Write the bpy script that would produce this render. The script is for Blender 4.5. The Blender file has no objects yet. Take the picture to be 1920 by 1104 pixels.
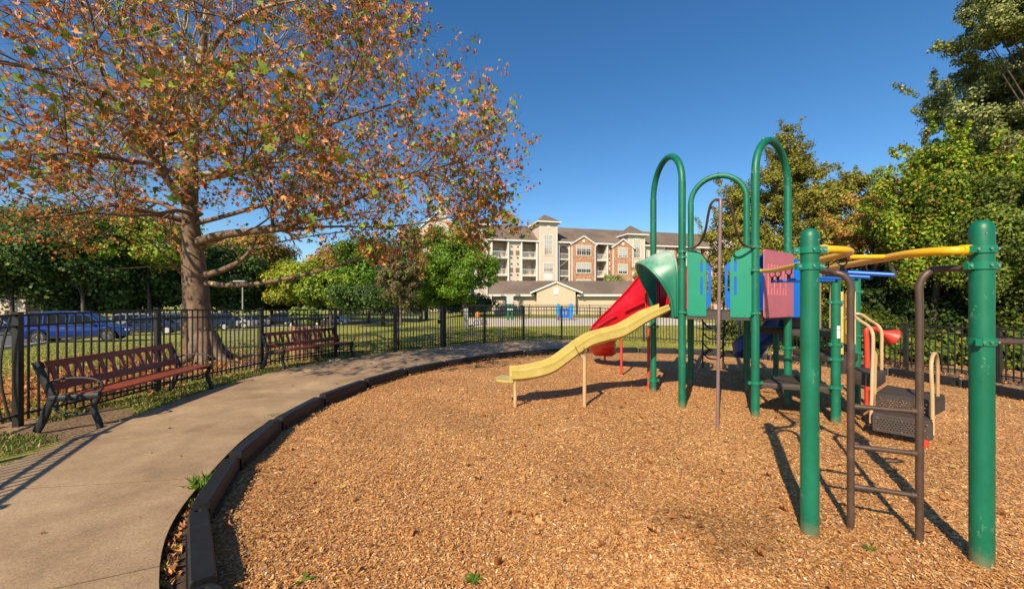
import bpy, bmesh, math, random
import numpy as np
from mathutils import Vector, Matrix
from mathutils.geometry import tessellate_polygon
R = math.radians
rng = np.random.default_rng(7)
random.seed(7)
C = bpy.context.scene.collection
scene = bpy.context.scene

# ------------------------------------------------------------------ camera, sky, sun, exposure
FPX, HOR, EYE = 750.0, 566.0, 1.65          # focal length and horizon in photo pixels, eye height
cam = bpy.data.cameras.new('camera')
cam.lens = FPX / 1920 * 36
cam.sensor_width = 36
cam.shift_y = (HOR - 552) / 1920
cam.clip_start = 0.05
cam.clip_end = 2000
co = bpy.data.objects.new('camera', cam)
co.location = (0, 0, EYE)
co.rotation_euler = (R(90), 0, 0)
C.objects.link(co)
scene.camera = co

SUN_EL, SUN_AZ = 37.0, 207.7                  # azimuth clockwise from +Y
w = bpy.data.worlds.new('World'); scene.world = w; w.use_nodes = True
nt = w.node_tree
sky = nt.nodes.new('ShaderNodeTexSky'); sky.sky_type = 'NISHITA'; sky.sun_disc = False
sky.sun_elevation = R(SUN_EL); sky.sun_rotation = R(SUN_AZ)
sky.altitude = 300; sky.air_density = 1.0; sky.dust_density = 0.15; sky.ozone_density = 3.0
hs = nt.nodes.new('ShaderNodeHueSaturation'); hs.inputs['Saturation'].default_value = 1.26
nt.links.new(sky.outputs[0], hs.inputs['Color'])
nt.links.new(hs.outputs[0], nt.nodes['Background'].inputs[0])
nt.nodes['Background'].inputs[1].default_value = 0.105
sl = bpy.data.lights.new('sun', 'SUN'); sl.energy = 5.0; sl.angle = R(0.5); sl.color = (1.0, 0.86, 0.63)
so = bpy.data.objects.new('sun', sl); C.objects.link(so)
sd = Vector((math.sin(R(SUN_AZ)) * math.cos(R(SUN_EL)), math.cos(R(SUN_AZ)) * math.cos(R(SUN_EL)), math.sin(R(SUN_EL))))
so.rotation_euler = sd.to_track_quat('Z', 'Y').to_euler(); so.location = sd * 60
scene.view_settings.view_transform = 'Standard'; scene.view_settings.look = 'None'
scene.view_settings.exposure = 0.5; scene.view_settings.gamma = 1
scene.cycles.max_bounces = 8; scene.cycles.transparent_max_bounces = 8

# ------------------------------------------------------------------ helpers
def G(px, py, h=0.0):
    """the point at height h that stands where the survey pixel says"""
    z = FPX * (EYE - h) / (py - HOR)
    return Vector(((px - 960) / FPX * z, z, h))
def P(px, py, d):
    return Vector(((px - 960) / FPX * d, d, EYE - (py - HOR) / FPX * d))

def tag(o, label=None, cat=None, group=None, kind=None):
    if label: o['label'] = label
    if cat: o['category'] = cat
    if group: o['group'] = group
    if kind: o['kind'] = kind
    return o
def thing(name, loc=(0, 0, 0), label=None, cat=None, group=None, rz=0):
    o = bpy.data.objects.new(name, None); C.objects.link(o)
    o.empty_display_size = 0.2
    o.location = loc; o.rotation_euler = (0, 0, rz)
    return tag(o, label, cat, group)
def origin(o):
    v = Vector((0, 0, 0))
    while o is not None:
        v += o.location; o = o.parent
    return v
KIDS = {}
def link(o, parent=None):
    C.objects.link(o)
    if parent is not None:
        o.parent = parent
        KIDS.setdefault(parent.name, []).append(o)
    return o
def copy_tree(o, parent=None):
    c = o.copy(); link(c, parent)
    for ch in list(KIDS.get(o.name, [])): copy_tree(ch, c)
    return c

def smooth_path(pts, k=6):
    pts = [Vector(p) for p in pts]
    if len(pts) < 3: return pts
    out = []
    P_ = [pts[0] * 2 - pts[1]] + pts + [pts[-1] * 2 - pts[-2]]
    for i in range(1, len(P_) - 2):
        a, b, c, d = P_[i - 1], P_[i], P_[i + 1], P_[i + 2]
        for j in range(k):
            t = j / k
            out.append(0.5 * ((2 * b) + (c - a) * t + (2 * a - 5 * b + 4 * c - d) * t * t + (3 * b - a - 3 * c + d) * t ** 3))
    out.append(pts[-1])
    return out

class MB:
    def __init__(s): s.v = []; s.f = []; s.mi = 0; s.fm = []
    def add(s, vs, fs):
        s.fm += [s.mi] * len(fs); o = len(s.v); s.v += [tuple(v) for v in vs]; s.f += [tuple(i + o for i in f) for f in fs]; return s
    def box(s, c, size, rz=0, M=None):
        x, y, z = (k / 2 for k in size)
        vs = [Vector((a * x, b * y, g * z)) for g in (-1, 1) for a, b in ((-1, -1), (1, -1), (1, 1), (-1, 1))]
        Rm = M or Matrix.Rotation(rz, 3, 'Z')
        vs = [Rm @ v + Vector(c) for v in vs]
        return s.add(vs, [(3, 2, 1, 0), (4, 5, 6, 7), (0, 1, 5, 4), (1, 2, 6, 5), (2, 3, 7, 6), (3, 0, 4, 7)])
    def sweep(s, pts, side, wd, th):
        side = Vector(side); rows = []
        for i, p in enumerate(pts):
            t = (pts[min(i + 1, len(pts) - 1)] - pts[max(i - 1, 0)]).normalized(); n = side.cross(t)
            rows.append([p + side * a * wd / 2 + n * b * th / 2 for a, b in ((-1, -.7), (-.7, -1), (.7, -1), (1, -.7), (1, .7), (.7, 1), (-.7, 1), (-1, .7))])
        return s.loft(rows)
    def bar(s, a, b, wd, th, up=Vector((0, 0, 1))):
        """rectangular bar from a to b; wd along side axis, th along up axis"""
        a, b = Vector(a), Vector(b); d = (b - a).normalized()
        up = Vector(up)
        sx = d.cross(up)
        if sx.length < 1e-4: sx = d.cross(Vector((1, 0, 0)))
        sx.normalize(); u = sx.cross(d)
        vs = [p + sx * i * wd / 2 + u * j * th / 2 for p in (a, b) for i, j in ((-1, -1), (1, -1), (1, 1), (-1, 1))]
        return s.add(vs, [(3, 2, 1, 0), (4, 5, 6, 7), (0, 1, 5, 4), (1, 2, 6, 5), (2, 3, 7, 6), (3, 0, 4, 7)])
    def prism(s, poly, z0, z1):
        n = len(poly)
        ar = sum(poly[i][0] * poly[(i + 1) % n][1] - poly[(i + 1) % n][0] * poly[i][1] for i in range(n))
        if ar < 0: poly = poly[::-1]
        vs = [(p[0], p[1], z0) for p in poly] + [(p[0], p[1], z1) for p in poly]
        return s.add(vs, [tuple(range(n - 1, -1, -1)), tuple(range(n, 2 * n))] + [(i, (i + 1) % n, n + (i + 1) % n, n + i) for i in range(n)])
    def tube(s, pts, r, n=10, cap=True, squash=None):
        pts = [Vector(p) for p in pts]; m = len(pts)
        rs = list(r) if hasattr(r, '__len__') else [r] * m
        if len(rs) != m:
            q = len(rs); rs = [rs[min(int(i * (q - 1) / (m - 1)), q - 2)] * (1 - (i * (q - 1) / (m - 1) - min(int(i * (q - 1) / (m - 1)), q - 2))) + rs[min(int(i * (q - 1) / (m - 1)), q - 2) + 1] * (i * (q - 1) / (m - 1) - min(int(i * (q - 1) / (m - 1)), q - 2)) for i in range(m)]
        t0 = (pts[1] - pts[0]).normalized()
        nrm = t0.orthogonal().normalized()
        vs = []
        for i in range(m):
            if i == 0: t = t0
            elif i == m - 1: t = (pts[i] - pts[i - 1]).normalized()
            else: t = (pts[i + 1] - pts[i - 1]).normalized()
            nrm = (nrm - t * nrm.dot(t))
            nrm = nrm.normalized() if nrm.length > 1e-6 else t.orthogonal().normalized()
            bn = t.cross(nrm)
            for k in range(n):
                a = 2 * math.pi * k / n
                vs.append(pts[i] + (nrm * math.cos(a) + bn * math.sin(a)) * rs[i])
        fs = [(i * n + k, i * n + (k + 1) % n, (i + 1) * n + (k + 1) % n, (i + 1) * n + k) for i in range(m - 1) for k in range(n)]
        if cap: fs += [tuple(range(n - 1, -1, -1)), tuple((m - 1) * n + k for k in range(n))]
        return s.add(vs, fs)
    def lathe(s, c, prof, n=20, axis='Z'):
        vs = []
        for r, z in prof:
            for k in range(n):
                a = 2 * math.pi * k / n
                p = (r * math.cos(a), r * math.sin(a), z)
                if axis == 'Y': p = (p[0], p[2], p[1])
                if axis == 'X': p = (p[2], p[0], p[1])
                vs.append(Vector(c) + Vector(p))
        m = len(prof)
        fs = [(i * n + k, i * n + (k + 1) % n, (i + 1) * n + (k + 1) % n, (i + 1) * n + k) for i in range(m - 1) for k in range(n)]
        fs += [tuple(range(n - 1, -1, -1)), tuple((m - 1) * n + k for k in range(n))]
        if axis == 'Y': fs = [f[::-1] for f in fs]
        return s.add(vs, fs)
    def loft(s, secs, closed=True, cap=True):
        """secs: rows of equal length"""
        n = len(secs[0]); m = len(secs)
        vs = [p for row in secs for p in row]
        kk = n if closed else n - 1
        fs = [(i * n + k, i * n + (k + 1) % n, (i + 1) * n + (k + 1) % n, (i + 1) * n + k) for i in range(m - 1) for k in range(kk)]
        if cap and closed: fs += [tuple(range(n - 1, -1, -1)), tuple((m - 1) * n + k for k in range(n))]
        return s.add(vs, fs)
    def panel(s, outer, holes, O, U, V, th):
        """flat sheet with holes; outline in (u,v), thickness th centred on the plane"""
        O, U, V = Vector(O), Vector(U).normalized(), Vector(V).normalized(); N = U.cross(V)
        loops = [outer] + list(holes)
        flat = [p for l in loops for p in l]
        tris = tessellate_polygon([[Vector((p[0], p[1], 0)) for p in l] for l in loops])
        n = len(flat)
        vs = [O + U * p[0] + V * p[1] + N * th / 2 for p in flat] + [O + U * p[0] + V * p[1] - N * th / 2 for p in flat]
        fs = []
        for t in tris:
            a, b, c = (flat[i] for i in t)
            sg = (b[0] - a[0]) * (c[1] - a[1]) - (c[0] - a[0]) * (b[1] - a[1])
            t = tuple(t) if sg > 0 else tuple(t)[::-1]
            fs.append(t); fs.append(tuple(i + n for i in t)[::-1])
        o = 0
        for li, l in enumerate(loops):
            k = len(l)
            ar = sum(l[i][0] * l[(i + 1) % k][1] - l[(i + 1) % k][0] * l[i][1] for i in range(k))
            for i in range(k):
                a, b = o + i, o + (i + 1) % k
                q = (a, a + n, b + n, b)
                if (ar > 0) == (li > 0): q = q[::-1]
                fs.append(q)
            o += k
        return s.add(vs, fs)
    def build(s, name, mat, parent=None, smooth=True, bevel=0, ang=35, fixn=False, mat2=None):
        og = origin(parent)
        me = bpy.data.meshes.new(name)
        me.from_pydata([(v[0] - og.x, v[1] - og.y, v[2] - og.z) for v in s.v], [], s.f)
        me.materials.append(mat)
        if mat2: me.materials.append(mat2); me.polygons.foreach_set('material_index', s.fm)
        if bevel or fixn:
            bm = bmesh.new(); bm.from_mesh(me)
            if fixn: bmesh.ops.recalc_face_normals(bm, faces=bm.faces)
            if bevel:
                ed = [e for e in bm.edges if len(e.link_faces) == 2 and e.calc_face_angle(0) > R(30)]
                bmesh.ops.bevel(bm, geom=ed, offset=bevel, segments=2, profile=0.5, affect='EDGES', clamp_overlap=True)
            bm.to_mesh(me); bm.free()
        if smooth:
            me.shade_smooth(); me.set_sharp_from_angle(angle=R(ang))
        o = bpy.data.objects.new(name, me)
        return link(o, parent)

def mesh_np(name, V, F, mat, parent=None, col=None, smooth=False):
    """V (n,3), F (m,k) same-size polygons; col (n,3) vertex colours"""
    og = origin(parent); V = np.asarray(V, dtype=np.float32) - np.array(og, dtype=np.float32)
    F = np.asarray(F, dtype=np.int32); m, k = F.shape
    me = bpy.data.meshes.new(name)
    me.vertices.add(len(V)); me.vertices.foreach_set('co', V.ravel())
    me.loops.add(m * k); me.loops.foreach_set('vertex_index', F.ravel())
    me.polygons.add(m); me.polygons.foreach_set('loop_start', np.arange(0, m * k, k, dtype=np.int32))
    me.update(calc_edges=True)
    if col is not None:
        a = me.color_attributes.new('Col', 'FLOAT_COLOR', 'POINT')
        c4 = np.ones((len(V), 4), dtype=np.float32); c4[:, :3] = col
        a.data.foreach_set('color', c4.ravel())
    if smooth: me.shade_smooth()
    me.materials.append(mat)
    o = bpy.data.objects.new(name, me)
    return link(o, parent)

# ------------------------------------------------------------------ materials
def newmat(name):
    m = bpy.data.materials.new(name); m.use_nodes = True
    return m, m.node_tree.nodes, m.node_tree.links, m.node_tree.nodes['Principled BSDF']
def ramp(ns, stops):
    r = ns.new('ShaderNodeValToRGB'); e = r.color_ramp.elements
    while len(e) < len(stops): e.new(0.5)
    for el, (p, c) in zip(e, stops): el.position = p; el.color = (*c, 1)
    return r
def noise(ns, ls, scale, detail=4, rough=0.6, vec=None):
    n = ns.new('ShaderNodeTexNoise'); n.inputs['Scale'].default_value = scale; n.inputs['Detail'].default_value = detail; n.inputs['Roughness'].default_value = rough
    if vec is not None: ls.new(vec, n.inputs['Vector'])
    return n
def coords(ns, ls, scale=(1, 1, 1), kind='Object'):
    t = ns.new('ShaderNodeTexCoord'); m = ns.new('ShaderNodeMapping'); m.inputs['Scale'].default_value = scale
    ls.new(t.outputs[kind], m.inputs['Vector']); return m.outputs[0]
def bump(ns, ls, src, strength, dist, b):
    n = ns.new('ShaderNodeBump'); n.inputs['Strength'].default_value = strength; n.inputs['Distance'].default_value = dist
    ls.new(src, n.inputs['Height']); ls.new(n.outputs[0], b.inputs['Normal']); return n
def plain(name, col, rough=0.5, metal=0.0, var=0.12, scale=6, bmp=0.0, bscale=60, fade=None, stretch=(1, 1, 1), coat=0):
    m, ns, ls, b = newmat(name)
    v = coords(ns, ls, stretch)
    n = noise(ns, ls, scale, 5, 0.65, v)
    c2 = fade or tuple(min(1, x * (1 + var * 2) + 0.01 * var) for x in col)
    r = ramp(ns, [(0.3, tuple(x * (1 - var) for x in col)), (0.55, col), (0.78, c2)])
    ls.new(n.outputs['Fac'], r.inputs[0]); ls.new(r.outputs[0], b.inputs['Base Color'])
    b.inputs['Metallic'].default_value = metal
    mr = ns.new('ShaderNodeMapRange'); mr.inputs['To Min'].default_value = max(0, rough - 0.1); mr.inputs['To Max'].default_value = min(1, rough + 0.15)
    ls.new(n.outputs['Fac'], mr.inputs[0]); ls.new(mr.outputs[0], b.inputs['Roughness'])
    if coat: b.inputs['Coat Weight'].default_value = coat; b.inputs['Coat Roughness'].default_value = 0.05
    if bmp:
        n2 = noise(ns, ls, bscale, 3, 0.6, v); bump(ns, ls, n2.outputs['Fac'], bmp, 0.01, b)
    return m
def leafmat(name, trans=0.35, rough=0.55, spec=0.3):
    m, ns, ls, b = newmat(name)
    a = ns.new('ShaderNodeAttribute'); a.attribute_name = 'Col'
    ls.new(a.outputs['Color'], b.inputs['Base Color']); b.inputs['Roughness'].default_value = rough
    b.inputs['Specular IOR Level'].default_value = spec
    t = ns.new('ShaderNodeBsdfTranslucent'); ls.new(a.outputs['Color'], t.inputs[0])
    mx = ns.new('ShaderNodeMixShader'); mx.inputs[0].default_value = trans
    ls.new(b.outputs[0], mx.inputs[1]); ls.new(t.outputs[0], mx.inputs[2])
    ls.new(mx.outputs[0], ns['Material Output'].inputs[0]); return m

M = {}
M['leaf'] = leafmat('foliage'); M['dryleaf'] = leafmat('dry_leaf', 0.3, 0.6)
M['chip'] = leafmat('wood_chip', 0.0, 0.8, 0.2); M['blade'] = leafmat('grass_blade', 0.35, 0.5)
M['green'] = plain('green_post_paint', (0.0015, 0.155, 0.078), 0.38, var=0.25, scale=4, fade=(0.045, 0.24, 0.15), bmp=0.03, bscale=40, stretch=(1, 1, .4))
M['clamp'] = plain('green_clamp_paint', (0.002, 0.17, 0.09), 0.35)
M['bolt'] = plain('bolt_steel', (0.55, 0.55, 0.52), 0.3, 0.9)
M['hood'] = plain('faded_green_plastic', (0.004, 0.135, 0.07), 0.3, var=0.2, scale=1.4, fade=(0.12, 0.28, 0.2))
M['teal'] = plain('teal_plastic', (0.0, 0.22, 0.13), 0.45, var=0.05, scale=3)
M['bluep'] = plain('blue_plastic', (0.003, 0.12, 0.55), 0.35, var=0.08)
M['darkblue'] = plain('shade_darkened_blue_plastic', (0.004, 0.055, 0.30), 0.32, var=0.1)  # slide blue darkened: the chute's shade is put into the colour
M['red'] = plain('red_plastic', (0.58, 0.006, 0.022), 0.3, var=0.12, scale=2, fade=(0.62, 0.045, 0.06))
M['redpost'] = plain('red_pole_paint', (0.55, 0.05, 0.03), 0.4)
M['yslide'] = plain('yellow_plastic', (0.50, 0.385, 0.105), 0.34, var=0.14, scale=5, fade=(.58, .48, .22))
M['yrail'] = plain('yellow_rail_paint', (0.80, 0.42, 0.01), 0.3, var=0.06, fade=(0.75, 0.45, 0.08))
M['ypanel'] = plain('yellow_panel', (0.70, 0.43, 0.10), 0.4)
M['tan'] = plain('tan_paint', (0.50, 0.33, 0.17), 0.4)
M['tanpanel'] = plain('tan_panel', (0.5, 0.37, 0.24), 0.5)
M['pink'] = plain('maroon_pink_plastic', (0.56, 0.15, 0.19), 0.55, var=0.08, scale=3, fade=(0.62, 0.24, 0.28))
M['pinklight'] = plain('pale_pink_slot_highlight', (0.9, 0.62, 0.62), 0.5)  # pale tone paints the light caught on the slot edges
M['brown'] = plain('brown_paint', (0.075, 0.045, 0.032), 0.42, var=0.2, scale=9, fade=(0.13, 0.085, 0.06))
M['mauve'] = plain('mauve_pole_paint', (0.20, 0.125, 0.12), 0.4, var=0.12)
M['deck'] = plain('brown_deck_coating', (0.055, 0.04, 0.033), 0.6, var=0.2, scale=14, bmp=0.2)
M['blackrub'] = plain('black_coating', (0.018, 0.018, 0.02), 0.5)
M['sticker'] = plain('white_sticker', (0.75, 0.75, 0.72), 0.5, var=0.03)
M['fence'] = plain('black_fence_paint', (0.018, 0.017, 0.016), 0.38, var=0.2)
M['greypost'] = plain('grey_metal', (0.3, 0.3, 0.29), 0.5)
M['castiron'] = plain('black_cast_iron', (0.013, 0.015, 0.018), 0.55, var=0.3, scale=20, bmp=0.15)
M['benchred'] = plain('red_brown_slat', (0.23, 0.046, 0.022), 0.45, var=0.15, scale=7, bmp=0.12, stretch=(1, 8, 1))
M['timber'] = plain('black_plastic_timber', (0.009, 0.009, 0.010), 0.55, var=0.35, scale=8, bmp=0.25, bscale=25)
M['bark'] = None
M['wood'] = plain('weathered_wood', (0.42, 0.28, 0.16), 0.7, var=0.25, scale=9, bmp=0.3, stretch=(6, 6, 0.6))
M['paver'] = plain('pale_concrete', (0.42, 0.36, 0.28), 0.85, bmp=0.5)
M['white'] = plain('white_trim', (0.72, 0.70, 0.66), 0.55, var=0.04)
M['signgreen'] = plain('sign_green', (0.01, 0.16, 0.09), 0.45)
M['signface'] = plain('sign_grey', (0.42, 0.45, 0.40), 0.5)
M['aqua'] = plain('aqua_blue_plastic', (0.01, 0.25, 0.55), 0.4)
M['orange'] = plain('orange_fabric', (0.75, 0.25, 0.02), 0.7)

def bark(name, c1, c2, pale=None, sc=7):
    m, ns, ls, b = newmat(name)
    v = coords(ns, ls, (1, 1, 0.35)); n = noise(ns, ls, sc, 6, 0.7, v)
    r = ramp(ns, [(0.35, c1), (0.65, c2)]); ls.new(n.outputs['Fac'], r.inputs[0])
    out = r.outputs[0]
    if pale:
        t = ns.new('ShaderNodeTexCoord'); n2 = noise(ns, ls, 2.6, 4, 0.6, t.outputs['Object'])
        sx = ns.new('ShaderNodeSeparateXYZ'); ls.new(t.outputs['Object'], sx.inputs[0])
        ht = ns.new('ShaderNodeMapRange'); ht.inputs['From Min'].default_value = 2.2; ht.inputs['From Max'].default_value = 6; ht.inputs['To Min'].default_value = -0.12; ht.inputs['To Max'].default_value = 0.06
        ls.new(sx.outputs[2], ht.inputs[0])
        ad = ns.new('ShaderNodeMath'); ad.operation = 'ADD'; ls.new(n2.outputs['Fac'], ad.inputs[0]); ls.new(ht.outputs[0], ad.inputs[1])
        r2 = ramp(ns, [(0.55, (0, 0, 0)), (0.6, (1, 1, 1))]); ls.new(ad.outputs[0], r2.inputs[0])
        mx = ns.new('ShaderNodeMix'); mx.data_type = 'RGBA'; ls.new(r2.outputs[0], mx.inputs['Factor']); ls.new(out, mx.inputs['A']); mx.inputs['B'].default_value = (*pale, 1)
        out = mx.outputs['Result']
    ls.new(out, b.inputs['Base Color']); b.inputs['Roughness'].default_value = 0.85
    bump(ns, ls, n.outputs['Fac'], 0.7, 0.03, b); return m
M['bark'] = bark('bark', (0.055, 0.04, 0.03), (0.15, 0.11, 0.08))
M['sycbark'] = bark('sycamore_bark', (0.085, 0.05, 0.03), (0.24, 0.15, 0.093), (0.42, 0.34, 0.23))

def post_mat():
    m, ns, ls, b = newmat('worn_green_post_paint')
    t = ns.new('ShaderNodeTexCoord'); v = coords(ns, ls, (1, 1, .45)); n = noise(ns, ls, 3.5, 5, .7, v)
    r = ramp(ns, [(.3, (.001, .10, .052)), (.52, (.0012, .132, .07)), (.68, (.005, .16, .09)), (.82, (.05, .24, .16))]); ls.new(n.outputs['Fac'], r.inputs[0])
    n2 = noise(ns, ls, 38, 4, .75, v); n3 = noise(ns, ls, 5, 3, .6, t.outputs['Object'])           # scuffs and flecks
    mu = ns.new('ShaderNodeMath'); mu.operation = 'MULTIPLY'; ls.new(n2.outputs['Fac'], mu.inputs[0]); ls.new(n3.outputs['Fac'], mu.inputs[1])
    r2 = ramp(ns, [(.36, (0, 0, 0)), (.42, (.55, .55, .55))]); ls.new(mu.outputs[0], r2.inputs[0])
    mx = ns.new('ShaderNodeMix'); mx.data_type = 'RGBA'; ls.new(r2.outputs[0], mx.inputs['Factor']); ls.new(r.outputs[0], mx.inputs['A']); mx.inputs['B'].default_value = (.16, .30, .22, 1)
    sx = ns.new('ShaderNodeSeparateXYZ'); ls.new(t.outputs['Object'], sx.inputs[0])
    q = ns.new('ShaderNodeMath'); q.operation = 'MULTIPLY_ADD'; ls.new(n2.outputs['Fac'], q.inputs[0]); q.inputs[1].default_value = -.22; ls.new(sx.outputs[2], q.inputs[2])
    mr = ns.new('ShaderNodeMapRange'); mr.inputs['From Min'].default_value = .02; mr.inputs['From Max'].default_value = -.10; mr.inputs['To Max'].default_value = .7; ls.new(q.outputs[0], mr.inputs[0])
    m2 = ns.new('ShaderNodeMix'); m2.data_type = 'RGBA'; ls.new(mr.outputs[0], m2.inputs['Factor']); ls.new(mx.outputs['Result'], m2.inputs['A']); m2.inputs['B'].default_value = (.22, .16, .09, 1)
    ls.new(m2.outputs['Result'], b.inputs['Base Color'])
    rr = ns.new('ShaderNodeMapRange'); rr.inputs['To Min'].default_value = .3; rr.inputs['To Max'].default_value = .62; ls.new(n.outputs['Fac'], rr.inputs[0]); ls.new(rr.outputs[0], b.inputs['Roughness'])
    bump(ns, ls, n2.outputs['Fac'], .08, .004, b); return m
M['green'] = post_mat()
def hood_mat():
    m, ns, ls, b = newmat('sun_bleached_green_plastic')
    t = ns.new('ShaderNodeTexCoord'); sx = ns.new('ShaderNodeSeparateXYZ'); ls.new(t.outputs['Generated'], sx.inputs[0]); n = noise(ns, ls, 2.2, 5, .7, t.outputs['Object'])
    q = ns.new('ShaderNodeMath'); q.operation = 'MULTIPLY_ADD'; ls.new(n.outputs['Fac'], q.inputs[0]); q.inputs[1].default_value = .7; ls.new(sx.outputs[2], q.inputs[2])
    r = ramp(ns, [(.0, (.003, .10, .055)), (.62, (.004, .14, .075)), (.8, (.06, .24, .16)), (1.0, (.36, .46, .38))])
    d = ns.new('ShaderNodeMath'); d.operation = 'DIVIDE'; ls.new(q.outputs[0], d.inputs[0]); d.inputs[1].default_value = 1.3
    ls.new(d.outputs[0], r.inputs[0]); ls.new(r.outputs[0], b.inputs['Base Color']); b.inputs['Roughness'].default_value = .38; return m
M['hood'] = hood_mat()
# ---- ground materials
def mulch_mat():
    m, ns, ls, b = newmat('wood_mulch')
    v = coords(ns, ls, (1, 1, 1))
    wv = noise(ns, ls, 9, 3, 0.6, v)
    mxv = ns.new('ShaderNodeMix'); mxv.data_type = 'VECTOR'; mxv.inputs['Factor'].default_value = 0.12
    ls.new(v, mxv.inputs['A']); ls.new(wv.outputs['Color'], mxv.inputs['B'])
    v1 = ns.new('ShaderNodeTexVoronoi'); v1.inputs['Scale'].default_value = 70; ls.new(mxv.outputs['Result'], v1.inputs['Vector'])
    r = ramp(ns, [(0.0, (0.12, 0.045, 0.014)), (0.3, (0.30, 0.13, 0.04)), (0.62, (0.50, 0.245, 0.078)), (0.85, (0.66, 0.38, 0.145)), (1.0, (0.80, 0.57, 0.29))])
    sx = ns.new('ShaderNodeSeparateColor'); ls.new(v1.outputs['Color'], sx.inputs[0]); ls.new(sx.outputs[0], r.inputs[0])
    n = noise(ns, ls, 0.55, 5, 0.65, v)
    r2 = ramp(ns, [(0.35, (0.85, 0.78, 0.72)), (0.62, (1.12, 1.08, 1.05))]); ls.new(n.outputs['Fac'], r2.inputs[0])
    mx = ns.new('ShaderNodeMix'); mx.data_type = 'RGBA'; mx.blend_type = 'MULTIPLY'; mx.inputs['Factor'].default_value = 1
    ls.new(r.outputs[0], mx.inputs['A']); ls.new(r2.outputs[0], mx.inputs['B']); ls.new(mx.outputs['Result'], b.inputs['Base Color'])
    b.inputs['Roughness'].default_value = 0.85
    bump(ns, ls, sx.outputs[1], 0.8, 0.012, b); return m
def ground_mat():
    m, ns, ls, b = newmat('lawn')
    v = coords(ns, ls)
    n = noise(ns, ls, 18, 5, 0.75, v); n2 = noise(ns, ls, 0.35, 4, 0.6, v)
    r = ramp(ns, [(0.3, (0.12, 0.14, 0.02)), (0.5, (0.27, 0.26, 0.05)), (0.72, (0.42, 0.36, 0.11))]); ls.new(n.outputs['Fac'], r.inputs[0])
    r2 = ramp(ns, [(0.35, (0.75, 0.9, 0.6)), (0.65, (1.25, 1.1, 1.0))]); ls.new(n2.outputs['Fac'], r2.inputs[0])
    mx = ns.new('ShaderNodeMix'); mx.data_type = 'RGBA'; mx.blend_type = 'MULTIPLY'; mx.inputs['Factor'].default_value = 1
    ls.new(r.outputs[0], mx.inputs['A']); ls.new(r2.outputs[0], mx.inputs['B'])
    soil = ramp(ns, [(0.3, (0.17, 0.095, 0.05)), (0.55, (0.36, 0.23, 0.12)), (0.75, (0.52, 0.37, 0.21))]); ls.new(n.outputs['Fac'], soil.inputs[0])
    # bare earth: around the sycamore, under the benches, at the wood's edge
    tot = None
    t = ns.new('ShaderNodeTexCoord')
    for (cx, cy, rad) in ((-7.6, 11.4, 3.0), (-6.15, 5.35, .95), (-5.6, 7.4, .5), (-5.4, 10.6, 1.5), (13, 12, 5.2), (12, 6, 4.0), (14, 2, 6.0), (-7.6, 6.4, 1.4), (-8.6, 8.2, 1.6)):
        d = ns.new('ShaderNodeVectorMath'); d.operation = 'DISTANCE'; ls.new(t.outputs['Object'], d.inputs[0]); d.inputs[1].default_value = (cx, cy, -0.03)
        mr = ns.new('ShaderNodeMapRange'); mr.inputs['From Min'].default_value = rad * 1.25; mr.inputs['From Max'].default_value = rad * 0.55
        ls.new(d.outputs['Value'], mr.inputs[0])
        if tot is None: tot = mr.outputs[0]
        else:
            q = ns.new('ShaderNodeMath'); q.operation = 'MAXIMUM'; ls.new(tot, q.inputs[0]); ls.new(mr.outputs[0], q.inputs[1]); tot = q.outputs[0]
    n3 = noise(ns, ls, 3.5, 5, 0.7, v)
    q = ns.new('ShaderNodeMath'); q.operation = 'ADD'; ls.new(tot, q.inputs[0]); ls.new(n3.outputs['Fac'], q.inputs[1])
    r3 = ramp(ns, [(0.85, (0, 0, 0)), (1.0, (1, 1, 1))]); ls.new(q.outputs[0], r3.inputs[0])
    m2 = ns.new('ShaderNodeMix'); m2.data_type = 'RGBA'; ls.new(r3.outputs[0], m2.inputs['Factor']); ls.new(mx.outputs['Result'], m2.inputs['A']); ls.new(soil.outputs[0], m2.inputs['B'])
    ls.new(m2.outputs['Result'], b.inputs['Base Color']); b.inputs['Roughness'].default_value = 0.95
    bump(ns, ls, n.outputs['Fac'], 0.9, 0.05, b); return m
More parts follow.
